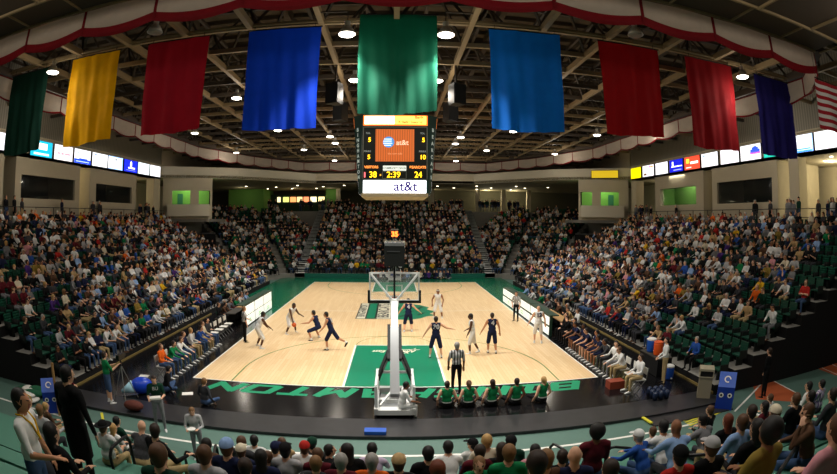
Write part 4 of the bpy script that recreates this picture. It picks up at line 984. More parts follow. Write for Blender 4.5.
mb = MB(); mb.box(-.35, -.75, .7, .35, .75, .74); mb.build('table_top', M_tdark, t)
mb = MB(); mb.box(-.34, -.74, .02, .34, .74, .7); mb.build('skirt', M_blackcloth, t)
cooler(10.1, .25, .74, '#1a56b8', 'blue barrel cooler with white lid on the black table'); cooler(10.1, -.3, .74, '#e0581c', 'orange barrel cooler on the black table', '#e0581c')
cooler(10.2, -1.15, 0, '#1c4fb0', 'blue barrel cooler on the floor before the black table')
for i in range(9):
    x = 8.5 + (i % 3)*.24 + (i // 3)*.03; y = -3.0 + (i // 3)*.26
    mb = MB(); mb.lathe((0,0,0), [(0, 0), (.085, 0), (.1, .22), (.08, .26), (.03, .3), (0, .3)], 12); o = mb.build('water_bottle', mat('bottle_navy', '#1f2c48', .4), None, True, (x, y, .02)); tag(o, 'navy water bottle standing in the cluster at the right bench end', 'bottle', 'navy water bottles by the right bench')
mb = MB(); mb.box(-.3, -.2, 0, .3, .2, .28); o = mb.build('equipment_box', mat('box_red', '#8a3a24', .6), loc=(9.0, -.75, .46)); o.location = (7.75, -1.3, 0); tag(o, 'rust-red box on the floor before the right bench chairs', 'box')
# left: beach ball, bag, papers, sheet
t = empty('beach_ball', (-8.75, -2.35, .3)); tag(t, 'blue and pale cone-shaped inflatable lying on the black floor left', 'inflatable')
mb = MB(); mb.ell((.05, .1, 0), (.42, .3, .3), 20, 12, rot=Matrix.Rotation(R(35), 3, 'Z')); mb.build('blue_body', mat('ball_blue', '#1440c0', .3), t, True)
mb = MB(); mb.cyl((-.2, -.05, -.02), (-.6, -.3, -.18), .24, .06, 14); mb.build('pale_tip', mat('ball_pale', '#9cc8d8', .3), t, True)
mb = MB(); mb.ell((0, 0, .17), (.38, .22, .17), 16, 8); o = mb.build('equipment_bag', mat('bag_brown', '#5a2a20', .8, bump=.3), None, True, (-8.2, -3.75, .0)); tag(o, 'reddish brown soft bag on the floor beside the tripod', 'bag')
for x, y, rz in ((-7.1, -1.75, .4), (-9.6, -.5, .2)):
    mb = MB(); mb.box(-.2, -.14, 0, .2, .14, .012); o = mb.build('paper_sheet', M_white, None, False, (x, y, .004)); o.rotation_euler = (0, 0, rz); tag(o, 'white paper sheet on the black floor %s' % ('before the seated dark-clothed cameraman' if x > -8 else 'behind the left bench'), 'paper')
mb = MB(); mb.box(-.3, -.14, 0, .3, .14, .1); o = mb.build('plastic_crate', mat('crate_blue', '#1f56b8', .5), None, False, (-.55, -3.85, 0)); tag(o, 'blue crate on the floor behind the near goal base', 'crate')
# tripod with video camera
t = empty('camera_tripod', (-8.9, -3.1, 0)); tag(t, 'grey tripod with video camera beside the man in the green shirt', 'tripod')
for a in (60, 180, 300):
    mb = MB(); mb.cyl((0, 0, 1.25), (.5*math.cos(R(a)), .5*math.sin(R(a)), .01), .018, .014, 8); mb.build('leg', M_gsil, t)
mb = MB(); mb.cyl((0, 0, 1.2), (0, 0, 1.45), .03, .03, 8); mb.build('head', M_black, t)
mb = MB(); mb.box(-.07, -.18, 1.45, .07, .2, 1.62); mb.cyl((0, .2, 1.54), (0, .32, 1.54), .05, .06, 10); mb.build('video_camera', M_black, t)
# green and white fabric bundle and pole at the lower left, sheet over the stand corner
mb = MB()
rr = random.Random(3)
for k in range(14): mb.ell((rr.uniform(-.7, .7), rr.uniform(-.4, .4), rr.uniform(.1, .3)), (rr.uniform(.2, .4), rr.uniform(.15, .3), rr.uniform(.05, .12)), 10, 6, 0 if k % 3 else 1)
o = mb.build('folded_cloth_bundle', [mat('bundle_green', '#1a5a3c', .9), M_white], None, True, (-12.7, -4.35, -.1)); tag(o, 'green and white cloth bundle heaped left of the blue bin', 'cloth')
mb = MB(); mb.cyl((0, 0, 0), (.1, 0, 1.75), .05, .05, 10); o = mb.build('wooden_post', mat('post_wood', '#a07a4c', .7), None, False, (-10.55, -5.05, -.1)); tag(o, 'pale wooden post standing beside the left blue bin', 'post')
# hand rails in the near stand
def hand_rail(x, y, z, label, rz=0., w=.55, h=.92):
    t = empty('hand_rail', (x, y, z), rz); tag(t, label, 'hand rail', 'black tube hand rails of the near stand')
    mb = MB(); mb.tube([(0, -w/2, 0), (0, -w/2, h - .12), (0, -w/2 + .08, h - .02), (0, -w/2 + .16, h), (0, w/2 - .16, h), (0, w/2 - .08, h - .02), (0, w/2, h - .12), (0, w/2, 0)], .03, 8); mb.build('tube', M_black, t)
    for yy in (-w/2, w/2): mb = MB(); mb.cyl((0, yy, 0), (0, yy, .02), .07, .07, 10); mb.build('foot_plate', M_black, t)
hand_rail(3.15, -8.1, .6, 'black hand rail left of the woman in the maroon shirt', R(20))
hand_rail(3.6, -8.6, .6, 'black hand rail touching the maroon shirt from the left', R(-50), .6); hand_rail(4.35, -8.5, .6, 'black hand rail right of the maroon shirt', R(60), .6)
hand_rail(-3.45, -8.3, .6, 'black hand rail beside the pale blue knitted cap', R(15), .7); hand_rail(-3.8, -8.6, .6, 'black hand rail behind the boy in the grey sweatshirt', R(60), .6)
hand_rail(-4.55, -9.95, NZ(4), 'black hand rail beside the man in the black brimmed hat', R(0), .7, 1.0)
hand_rail(4.6, -12.6, NZ(7), 'large black hand rail at the lower right beside the olive jacket', R(-62), 1.1, .8)
hand_rail(4.5, -10.85, NZ(5), 'black hand rail behind the man in the blue jacket', R(70), .8, .8)
# benches of the near stand
mb = MB(); mb.box(-.03, -.12, 0, .03, .12, .36); SUPM = mb.mesh('support', M_black)
for k in range(2, 12):
    z = NZ(k); y = -6.4 - .85*k
    t = empty('bench', (0, y, z)); tag(t, 'long green bench plank of the near stand, %s row up' % ORD[k - 2], 'bench', 'green bench rows of the near stand')
    mb = MB(); mb.box(-14, -.17, .36, 14, .17, .41); mb.build('plank', mat('bench_green', '#4f8572', .6), t)
    for x in np.arange(-13.5, 14, 1.8):
        o = bpy.data.objects.new('support', SUPM); COL.objects.link(o); o.parent = t; o.location = (x, 0, 0)
# concession stand lit menu boards
for i, (x, w, c) in enumerate(((-17.3, .5, '#ffe9b0'), (-16.2, .9, '#c8d070'), (-15.1, .9, '#ff9a5a'), (-14.1, .8, '#ffd890'), (-13.1, .8, '#ff8a5a'), (-12.0, .9, '#fff0c0'), (-10.8, .9, '#ffe6a0'))):
    mb = MB(); mb.box(-w/2, -.05, 0, w/2, 0, .75); o = mb.build('menu_board', litmat(c, 1.3), None, False, (x, 53.94, 8.5)); tag(o, 'glowing menu board above the far left concession, %s from the left' % ORD[i], 'menu board', 'lit menu boards of the far concession')
# small ceiling downlights in the far concourse
M_down = mat('downlight', '#fff0cc', .5, emit=6)
DL = [(-19.5, 44.5), (-16.0, 47), (-12.5, 44.5), (-9.5, 47), (-18, 50), (-14.5, 50.5), (-11, 50.5), (-6.5, 45), (5.5, 46), (8, 49), (10.5, 45), (13, 48), (15.5, 44), (17.5, 47), (20, 44.5), (11.5, 51), (16.5, 51)]
DL.sort(); DORD = ORD + ['fifteenth', 'sixteenth', 'seventeenth']
for i, (x, y) in enumerate(DL):
    mb = MB(); mb.cyl((0, 0, -.03), (0, 0, 0), .14, .14, 12); o = mb.build('downlight', M_down, None, False, (x, y, FZ0 + .02)); tag(o, 'small round ceiling downlight in the far concourse soffit, %s from the left' % DORD[i], 'downlight', 'downlights of the far concourse')
for i, (x, y) in enumerate([(25.5, 2.5), (27, 4.2), (27.5, 1.2), (26, -.5)]):
    mb = MB(); mb.cyl((0, 0, -.03), (0, 0, 0), .13, .13, 12); o = mb.build('downlight', M_down, None, False, (x, y, HB)); tag(o, 'small round ceiling downlight over the right concourse behind the navy banner, %s of four' % ORD[i], 'downlight', 'downlights of the right concourse')
# ------------------------------------------------------------------ person templates
TPL = {}
def template(key, pose, voxel=.016, ratio=.14):
    if key not in TPL: TPL[key] = body_mesh('body_' + key, pose, voxel, ratio)
    return TPL[key]
def face_to(x, y, tx, ty): return math.atan2(-(tx - x), ty - y)
def person(key, pose, loc, rz, label, group=None, scale=1., **kw):
    me, J, g = template(key, pose)
    o = bpy.data.objects.new('person', me); COL.objects.link(o); o.location = loc; o.rotation_euler = (0, 0, rz); o.scale = (scale,)*3
    dress(o, **kw); tag(o, label, 'person', group); return o
def head_piece(o, J, kind, m, mbrim=None):
    hc, Rh = J['head'], J['Rh']; mb = MB()
    dome = [(.101*math.cos(a), .112*math.cos(a), .125*math.sin(a)) for a in (0,)]
    if kind in ('cap', 'knit', 'brimmed', 'headband'):
        n, mm = 14, 6; vs = []; fs = []
        lo = .0 if kind != 'headband' else .02
        for j in range(mm + 1):
            a = (j/mm)*math.pi/2 if kind != 'headband' else j/mm*.35
            for i in range(n):
                t = 2*math.pi*i/n; k = 1.0
                vs.append(Rh @ Vector((.097*math.cos(a)*math.cos(t), .114*math.cos(a)*math.sin(t) - .012, lo + .035 + .105*math.sin(a))) + hc)
        for j in range(mm):
            for i in range(n): fs.append((j*n+i, j*n+(i+1) % n, (j+1)*n+(i+1) % n, (j+1)*n+i))
        mb.add(vs, fs)
        if kind == 'cap': mb.ell(hc + Rh @ Vector((0, .125, .045)), (.072, .07, .01), 12, 6, 1 if mbrim else 0, Rh @ rotmat(.15))
        if kind == 'brimmed': mb.ell(hc + Rh @ Vector((0, 0, .04)), (.17, .19, .012), 18, 6, 0, Rh)
    return mb.build('cap' if kind == 'cap' else {'knit': 'knitted_cap', 'brimmed': 'brimmed_hat', 'headband': 'headband'}[kind], [m, mbrim or m], o, True)

# ------------------------------------------------------------------ players and officials on the floor
ST = dict(detail=2)
def jersey(**k): d = dict(detail=2, baggy=.03, shorts=True, jersey=True, bulk=1.02); d.update(k); return d
POSES = {
 'wing_left': jersey(hip=(0,0,.86), lean=.45, head=(-.25,0,.1), aL=((-.3,.55,-1),(.1,.7,-.8)), aR=((.3,.6,-1),(-.2,.7,-.6)), lL=((-.28,.42,-1),(-.12,-.45,-1)), lR=((.3,.45,-1),(.1,-.4,-1))),
 'dribble': jersey(hip=(0,0,.84), lean=.55, head=(-.35,0,0), aL=((-.2,.6,-.9),(.2,1,-.2)), aR=((.25,.5,-1),(.05,.35,-1)), lL=((-.4,.35,-1),(-.3,-.2,-1)), lR=((.35,.45,-1),(.2,-.4,-1))),
 'crouch': jersey(hip=(0,0,.62), lean=.35, head=(-.15,0,0), aL=((-.6,.4,-.7),(-.4,.8,-.1)), aR=((.5,.5,-.8),(.3,1,-.1)), lL=((-.55,.75,-.35),(-.1,-.4,-1)), lR=((.5,.75,-.4),(.1,-.45,-1)), fL=(-.4,1,0), fR=(.4,1,0)),
 'run': jersey(hip=(0,0,.9), lean=.32, twist=.15, head=(-.2,0,0), aL=((-.45,.35,-1),(-.35,.6,-.7)), aR=((.3,-.5,-.9),(.1,.2,-1)), lL=((-.1,.5,-1),(0,-.05,-1)), lR=((.1,-.55,-.85),(.1,-1,-.45)), fR=(.1,.5,-.8)),
 'arms_wide': jersey(hip=(0,0,.91), lean=.06, aL=((-.65,.05,-.9),(-.5,.15,-.9)), aR=((.85,.15,-.55),(1,.2,-.25)), lL=((-.25,.05,-1),(-.1,-.1,-1)), lR=((.22,.0,-1),(.1,-.15,-1))),
 'walk': jersey(hip=(0,0,.92), lean=.1, head=(.05,0,.1), aL=((-.15,.15,-1),(-.05,.45,-1)), aR=((.2,-.1,-1),(-.2,.8,-.4)), lL=((-.06,.25,-1),(0,-.05,-1)), lR=((.08,-.18,-1),(.05,-.55,-1)), fR=(.1,.9,-.35)),
 'jog_away': jersey(hip=(0,0,.92), lean=.1, aL=((-.5,.1,-1),(-.45,.2,-.9)), aR=((.4,-.05,-1),(.2,.2,-1)), lL=((-.1,.15,-1),(-.02,-.15,-1)), lR=((.12,-.05,-1),(.05,-.3,-1))),
 'front': jersey(hip=(0,0,.88), lean=.22, head=(-.15,0,0), aL=((-.45,.1,-1),(.15,.4,-1)), aR=((.5,.1,-1),(-.05,.35,-1)), lL=((-.25,.3,-1),(-.1,-.3,-1)), lR=((.25,.3,-1),(.1,-.3,-1))),
 'backpedal': jersey(hip=(0,0,.89), lean=.14, aL=((-.6,.3,-.9),(-.5,.3,-.8)), aR=((.75,.2,-.8),(.7,.3,-.6)), lL=((-.2,.15,-1),(-.1,-.25,-1)), lR=((.15,.2,-1),(.02,-.3,-1))),
}
def player(pose, x, y, tx, ty, team, label, skin, hair='black', style='short', sc=1.07, num=None):
    p = dict(POSES[pose]); p['hair'] = style
    o = person('player_%s_%s' % (pose, style), p, (x, y, 0), face_to(x, y, tx, ty), label, 'basketball players in white' if team == 'white' else 'basketball players in navy', sc,
               skin=skin, top='white' if team == 'white' else 'navy', bottom='white' if team == 'white' else 'navy', shoes='white' if team == 'white' else 'black', hair=hair, sleeves='none', shorts=True)
    J = TPL['player_%s_%s' % (pose, style)][1]
    lean = p['lean']; hip = Vector(p['hip']); Rt = rotmat(lean, 0, p.get('twist', 0)); up = Rt @ Vector((0,0,1)); fw = Rt @ Vector((0,1,0)); rt = Rt @ Vector((1,0,0))
    if num:
        M = Matrix((rt, up, -fw)).transposed().to_4x4(); t = text_mesh('jersey_number', num, .24, cl('light grey') if team != 'white' else cl('navy'), o, hip + up*.36 - fw*.14, (0,0,0), offset=.012, extrude=.006)
        t.rotation_euler = M.to_euler()
    # a contrasting side panel down the shorts
    m = cl('light grey') if team != 'white' else cl('green')
    return o, J
player('wing_left', -6.3, 4.85, -2, 7.5, 'white', 'white-uniformed player leaning forward on the left wing, nearest the left sideline', 'dark')
o, J = player('dribble', -5.45, 7.9, -3.2, 6.6, 'white', 'white-uniformed player bending over a low dribble by the left sideline', 'dark')
h = o.matrix_basis @ J['hands'][1]
player('crouch', -3.75, 6.75, -6, 7.6, 'navy', 'navy-uniformed player crouching low on defence facing the dribbler', 'tan', 'black')
player('run', -2.85, 4.9, -6.5, 5.6, 'navy', 'navy-uniformed player striding left with one leg trailing behind', 'tan', 'black', num='12')
player('arms_wide', 1.75, 3.75, 1.5, 12, 'navy', 'navy-uniformed player at the key edge with arms held wide', 'light', 'dark brown', num='30')
player('walk', 3.4, 4.25, -3, 5.5, 'white', 'white-uniformed dark-skinned player walking left beside the two navy players', 'dark')
player('jog_away', 4.28, 4.25, 4.2, 12, 'navy', 'navy-uniformed player right of the key seen from behind, number four', 'tan', 'dark brown', num='4')
player('jog_away', 6.85, 5.65, 7.3, 12, 'white', 'white-uniformed bald player near the right boards seen from behind', 'light', style='bald', num='12')
o, J = player('front', 2.6, 12.15, 0, 2, 'white', 'white-uniformed player with white headband facing the camera at midcourt', 'brown')
head_piece(o, J, 'headband', cl('white'))
player('backpedal', .72, 8.6, .5, 14, 'navy', 'navy-uniformed pale player beside the goal post near the centre emblem', 'light', 'dark brown', num='4')
mb = MB(); mb.ell((0, 0, 0), (.12, .12, .12), 20, 14); o = mb.build('basketball', mat('ball_orange', '#c85a24', .6, bump=.3), None, True, (0, 0, 0)); o.location = (h.x + .04, h.y + .05, max(.13, h.z - .13)); tag(o, 'orange basketball under the hand of the dribbling white player', 'ball')
M_ref = stripe_mat('referee_stripes', '#1c1c1e', '#dcdcdc', 3.5, 0, .8)
REFP = dict(detail=2, aL=((-.18,0,-1),(0,.15,-1)), aR=((.2,.05,-1),(.05,.25,-1)))
person('ref_a', dict(REFP, aL=((-.25,.1,-1),(.1,.45,-.9)), hair='short'), (2.08, -.62, 0), face_to(2.08, -.6, 1, 8), 'grey-haired official in striped shirt standing behind the seated cheerleaders', 'officials in striped shirts', 1.06, skin='brown', top=M_ref, bottom='black', shoes='black', hair='grey', sleeves='short')
person('ref_b', dict(REFP, aR=((.3,.0,-1),(-.3,.5,-.6))), (7.05, 10.8, 0), face_to(7, 10, 2, 4), 'official in striped shirt and black trousers before the right boards', 'officials in striped shirts', 1.03, skin='light', top=M_ref, bottom='black', shoes='black', hair='black', sleeves='short')
person('ref_c', dict(REFP, aL=((-.3,.3,-1),(.3,.8,-.3))), (-7.25, 5.75, 0), face_to(-7, 5, -2, 8), 'official in pale shirt and black trousers on the left sideline', 'officials in striped shirts', 1.03, skin='light', top=M_ref, bottom='black', shoes='black', hair='light brown', sleeves='short')
# ------------------------------------------------------------------ five cheerleaders sitting on the floor, a man on the goal base
FLOORSIT = dict(detail=2,  hip=(0,0,.13), aL=((-.45,-.1,-1),(.1,.6,-.8)), aR=((.45,-.1,-1),(-.1,.6,-.8)), lL=((-.6,.8,.25),(.75,-.35,-.35)), lR=((.6,.8,.25),(-.75,-.35,-.3)), fL=(.5,.6,-.1), fR=(-.5,.6,-.1))
for i, (x, hr, st, pos) in enumerate(((1.62, 'dark brown', 'short', 'first from the left'), (2.3, 'brown', 'pony', 'second from the left, below the official'), (3.06, 'dark brown', 'long', 'in the middle of the row'), (3.85, 'dark brown', 'short', 'fourth from the left'), (4.75, 'blond', 'pony', 'last on the right, fair-haired'))):
    o = person('cheer_' + st, dict(FLOORSIT, hair=st, jersey=True), (x, -2.0, 0), face_to(x, -2, .5, 8), 'cheerleader in green top sitting on the black floor, %s' % pos, 'cheerleaders sitting behind the baseline', 1., skin='light' if i != 3 else 'brown', top='green', bottom='black', shoes='white', hair=hr, sleeves='none', shorts=True)
    mb = MB(); hp = Vector((0, -.005, .2)); n = 16
    mb.lathe((0, 0, .2), [(.158, -.01), (.162, .03)], 20); v = mb.v; mb.v = [(x_, y_*.78, z_) for x_, y_, z_ in v]; mb.build('waist_trim', cl('white'), o)
person('basesit', sit(((-.3,.4,-1),(.4,1,-.2)), ((.3,.4,-1),(-.3,1,-.3)), lean=.2, detail=2), (.2, -2.62, -.1), R(-75), 'person in white shirt sitting on the back of the near goal base', None, .95, skin='brown', top='white', bottom='white', shoes='white', hair='black', sleeves='short')
# ------------------------------------------------------------------ benches: people on the white folding chairs and behind the press tables
for i, (y, top, bot, sk, hr, pose, lab) in enumerate(((-.3, 'orange', 'denim', 'light', 'brown', 'lap', 'person in orange shirt at the near end of the left bench'), (.42, 'green', 'denim', 'light', 'dark brown', 'knees', 'person in bright green shirt beside the orange shirt on the left bench'),
        (1.14, 'white', 'denim', 'light', 'brown', 'knees', 'person in white shirt leaning forward on the left bench beside the green shirt'), (1.86, 'navy', 'denim', 'light', 'brown', 'lap', 'person in navy top and jeans on the left bench'), (2.58, 'white', 'khaki', 'light', 'blond', 'turn', 'person in white top and khaki trousers on the left bench'),
        (3.30, 'blue', 'denim', 'light', 'dark brown', 'knees', 'person in blue shirt and jeans leaning forward on the left bench'), (4.02, 'cream', 'khaki', 'light', 'brown', 'lap', 'person in cream shirt on the left bench, third from its last sitter'), (4.74, 'charcoal', 'denim', 'light', 'black', 'cross', 'person in charcoal top last but one on the left bench'), )):
    person('sit_' + pose + '_2', dict(SIT[pose], detail=2), (LBX, y, .03), R(-90), lab, 'people on the left bench', 1., skin=sk, top=top, bottom=bot, hair=hr, sleeves='long')
RB = (('white', 'khaki', 'light', 'dark brown', 'lap', 'person in white shirt sitting at the near end of the right bench'), None, ('white', 'khaki', 'light', 'brown', 'knees', 'person in white top and khaki trousers on the right bench'), ('white', 'grey', 'light', 'black', 'turn', 'person in white shirt and grey trousers on the right bench'),
      ('charcoal', 'charcoal', 'brown', 'black', 'knees', 'coach in charcoal suit sitting next to the white shirts on the right bench'))
for i in range(13):
    y = -1.9 + i*.66
    if i < 5:
        if RB[i] is None: continue
        top, bot, sk, hr, pose, lab = RB[i]; kw = dict(sleeves='long')
    elif i < 10:
        top, bot, sk, hr, pose = 'navy', 'navy', ('brown', 'tan', 'light', 'dark', 'brown')[i - 5], 'black', ('knees', 'lap', 'knees', 'clap', 'knees')[i - 5]
        lab = 'navy-uniformed substitute on the right bench, %s from the coach' % ORD[i - 5]; kw = dict(sleeves='none', shorts=True)
    else:
        top, bot, sk, hr, pose = 'black', 'black', 'light', 'dark brown', ('lap', 'chin', 'cross')[i - 10]; lab = 'coach in black suit at the far end of the right bench, %s past the substitutes' % ORD[i - 10]; kw = dict(sleeves='long')
    person('sit_' + pose + '_2', dict(SIT[pose], detail=2), (RBX, y, .03), R(90), lab, 'people on the right bench', 1.03, skin=sk, top=top, bottom=bot, hair=hr, shoes='white' if i < 10 else 'black', **kw)
PC = ['black', 'navy', 'grey', 'white', 'charcoal', 'brown', 'light blue', 'maroon', 'tan', 'white', 'black', 'grey', 'green']
for s, w in ((-1, 'left'), (1, 'right')):
    for i in range(11 if s < 0 else 12):
        y = (8.95 if s < 0 else 7.1) + i*(.52 if s < 0 else .88); c = PC[(i*5 + (0 if s < 0 else 3)) % 13]; pose = ('lap', 'knees', 'cross', 'chin')[i % 4]
        x = s*(9.85 if s < 0 else 9.5)
        person('sit_' + pose + '_1', dict(SIT[pose], detail=1), (x, y, .02), R(90)*s, 'person in %s top behind the %s press tables, %s from the camera' % (c, w, ORD[i]), 'people at the %s press tables' % w, 1., skin=('light', 'tan')[i % 3 == 2], top=c, bottom='charcoal', hair=('brown', 'black', 'grey', 'dark brown')[i % 4], shoes='black')
        mb = MB(); mb.box(-.2, -.2, .0, .2, .2, .42); o = mb.build('stool', M_tdark, None, False, (x - s*0, y, 0)); tag(o, 'dark block stool under the %s person at the %s press tables' % (ORD[i], w), 'stool', 'stools at the press tables')
# ------------------------------------------------------------------ people standing about the near floor
STAND = dict(detail=2)
person('cam_man', dict(STAND, aL=((-.2,.3,-1),(.3,.9,.3)), aR=((.25,.5,-.9),(-.1,.8,.4)), shorts=True, baggy=.02), (-9.35, -3.45, 0), R(-35), 'man in bright green shirt and denim shorts working a camera tripod', None, 1.03, skin='light', top='green', bottom='denim', hair='dark brown', sleeves='short', shorts=True, shoes='white')
o = person('walk_food', dict(STAND, lean=.08, head=(.25,0,0), aL=((-.2,.2,-1),(.3,1,.1)), aR=((.2,.15,-1),(-.1,1,.0)), lL=((-.06,.15,-1),(0,-.1,-1)), lR=((.08,-.1,-1),(.05,-.3,-1))), (-6.75, -4.6, -.1), R(-150), 'man in dark green lettered tee walking with a paper tray of food', None, 1.02, skin='light', top='dark green', bottom='grey', hair='dark brown', sleeves='short')
J = TPL['walk_food'][1]; mb = MB(); c = (J['hands'][0] + J['hands'][1])/2 + Vector((0, .06, .04)); mb.box(c.x - .16, c.y - .09, c.z, c.x + .16, c.y + .1, c.z + .05); mb.build('food_tray', M_white, o)
text_mesh('shirt_lettering', 'BU', .14, cl('light grey'), o, (0, .17, 1.33), (R(82), 0, R(180)), extrude=.004)
o = person('boy_food', dict(STAND, lean=.12, head=(.3,0,.2), aL=((-.25,.2,-1),(.4,1,.1)), aR=((.25,.2,-1),(-.35,1,.05))), (-4.95, -5.95, -.1), R(-165), 'boy in light grey sweatshirt looking down at food in his hands', None, .9, skin='light', top='light grey', bottom='grey', hair='light brown')
J = TPL['boy_food'][1]; c = (J['hands'][0] + J['hands'][1])/2 + Vector((0, .05, .03)); mb = MB(); mb.lathe(c, [(0, 0), (.09, 0), (.12, .04), (0, .03)], 14); mb.build('food_tray', M_white, o)
person('floor_cam', dict(FLOORSIT, hip=(0,0,.15), lean=.25), (-7.95, -1.75, 0), R(-60), 'person in black jacket and jeans sitting on the floor by the left baseline corner', None, 1.05, skin='light', top='black', bottom='denim', hair='black')
person('floor_cam2', dict(FLOORSIT, hip=(0,0,.15), lean=.1, hair='cap'), (-6.1, -2.55, 0), R(-25), 'person in dark jacket and jeans sitting on the floor under the lettering', None, 1.0, skin='light', top='charcoal', bottom='denim', hair='light brown')
o = person('towel_man', dict(STAND, aL=((-.2,.2,-1),(.2,.8,-.4)), aR=((.2,.1,-1),(-.2,.7,-.5))), (9.75, -1.45, 0), R(70), 'man in white shirt and khaki trousers standing by the blue cooler', None, 1.02, skin='light', top='white', bottom='khaki', hair='black', shoes='black')
person('usher', dict(STAND, aL=((-.15,0,-1),(.5,.3,-.8)), aR=((.15,0,-1),(-.5,.3,-.8))), (12.6, -4.35, -.1), R(20), 'usher in black standing by the dark end of the right stand', None, 1.05, skin='light', top='black', bottom='black', hair='dark brown', shoes='black')
person('bin_man', dict(STAND, lean=.1, aL=((-.2,.2,-1),(.2,.8,-.4))), (-10.3, -4.75, -.1), R(-60), 'person in maroon top standing beside the left blue bin', None, .95, skin='light', top='maroon', bottom='charcoal', hair='dark brown')

MATS['cloth_purple_striped'] = stripe_mat('cloth_purple_striped', '#4b2f78', '#d8d0e0', 5, 0, .85)
MATS['cloth_patterned_charcoal'] = mat('cloth_patterned_charcoal', '#3a3b3f', .85, noise=.7, nscale=22)
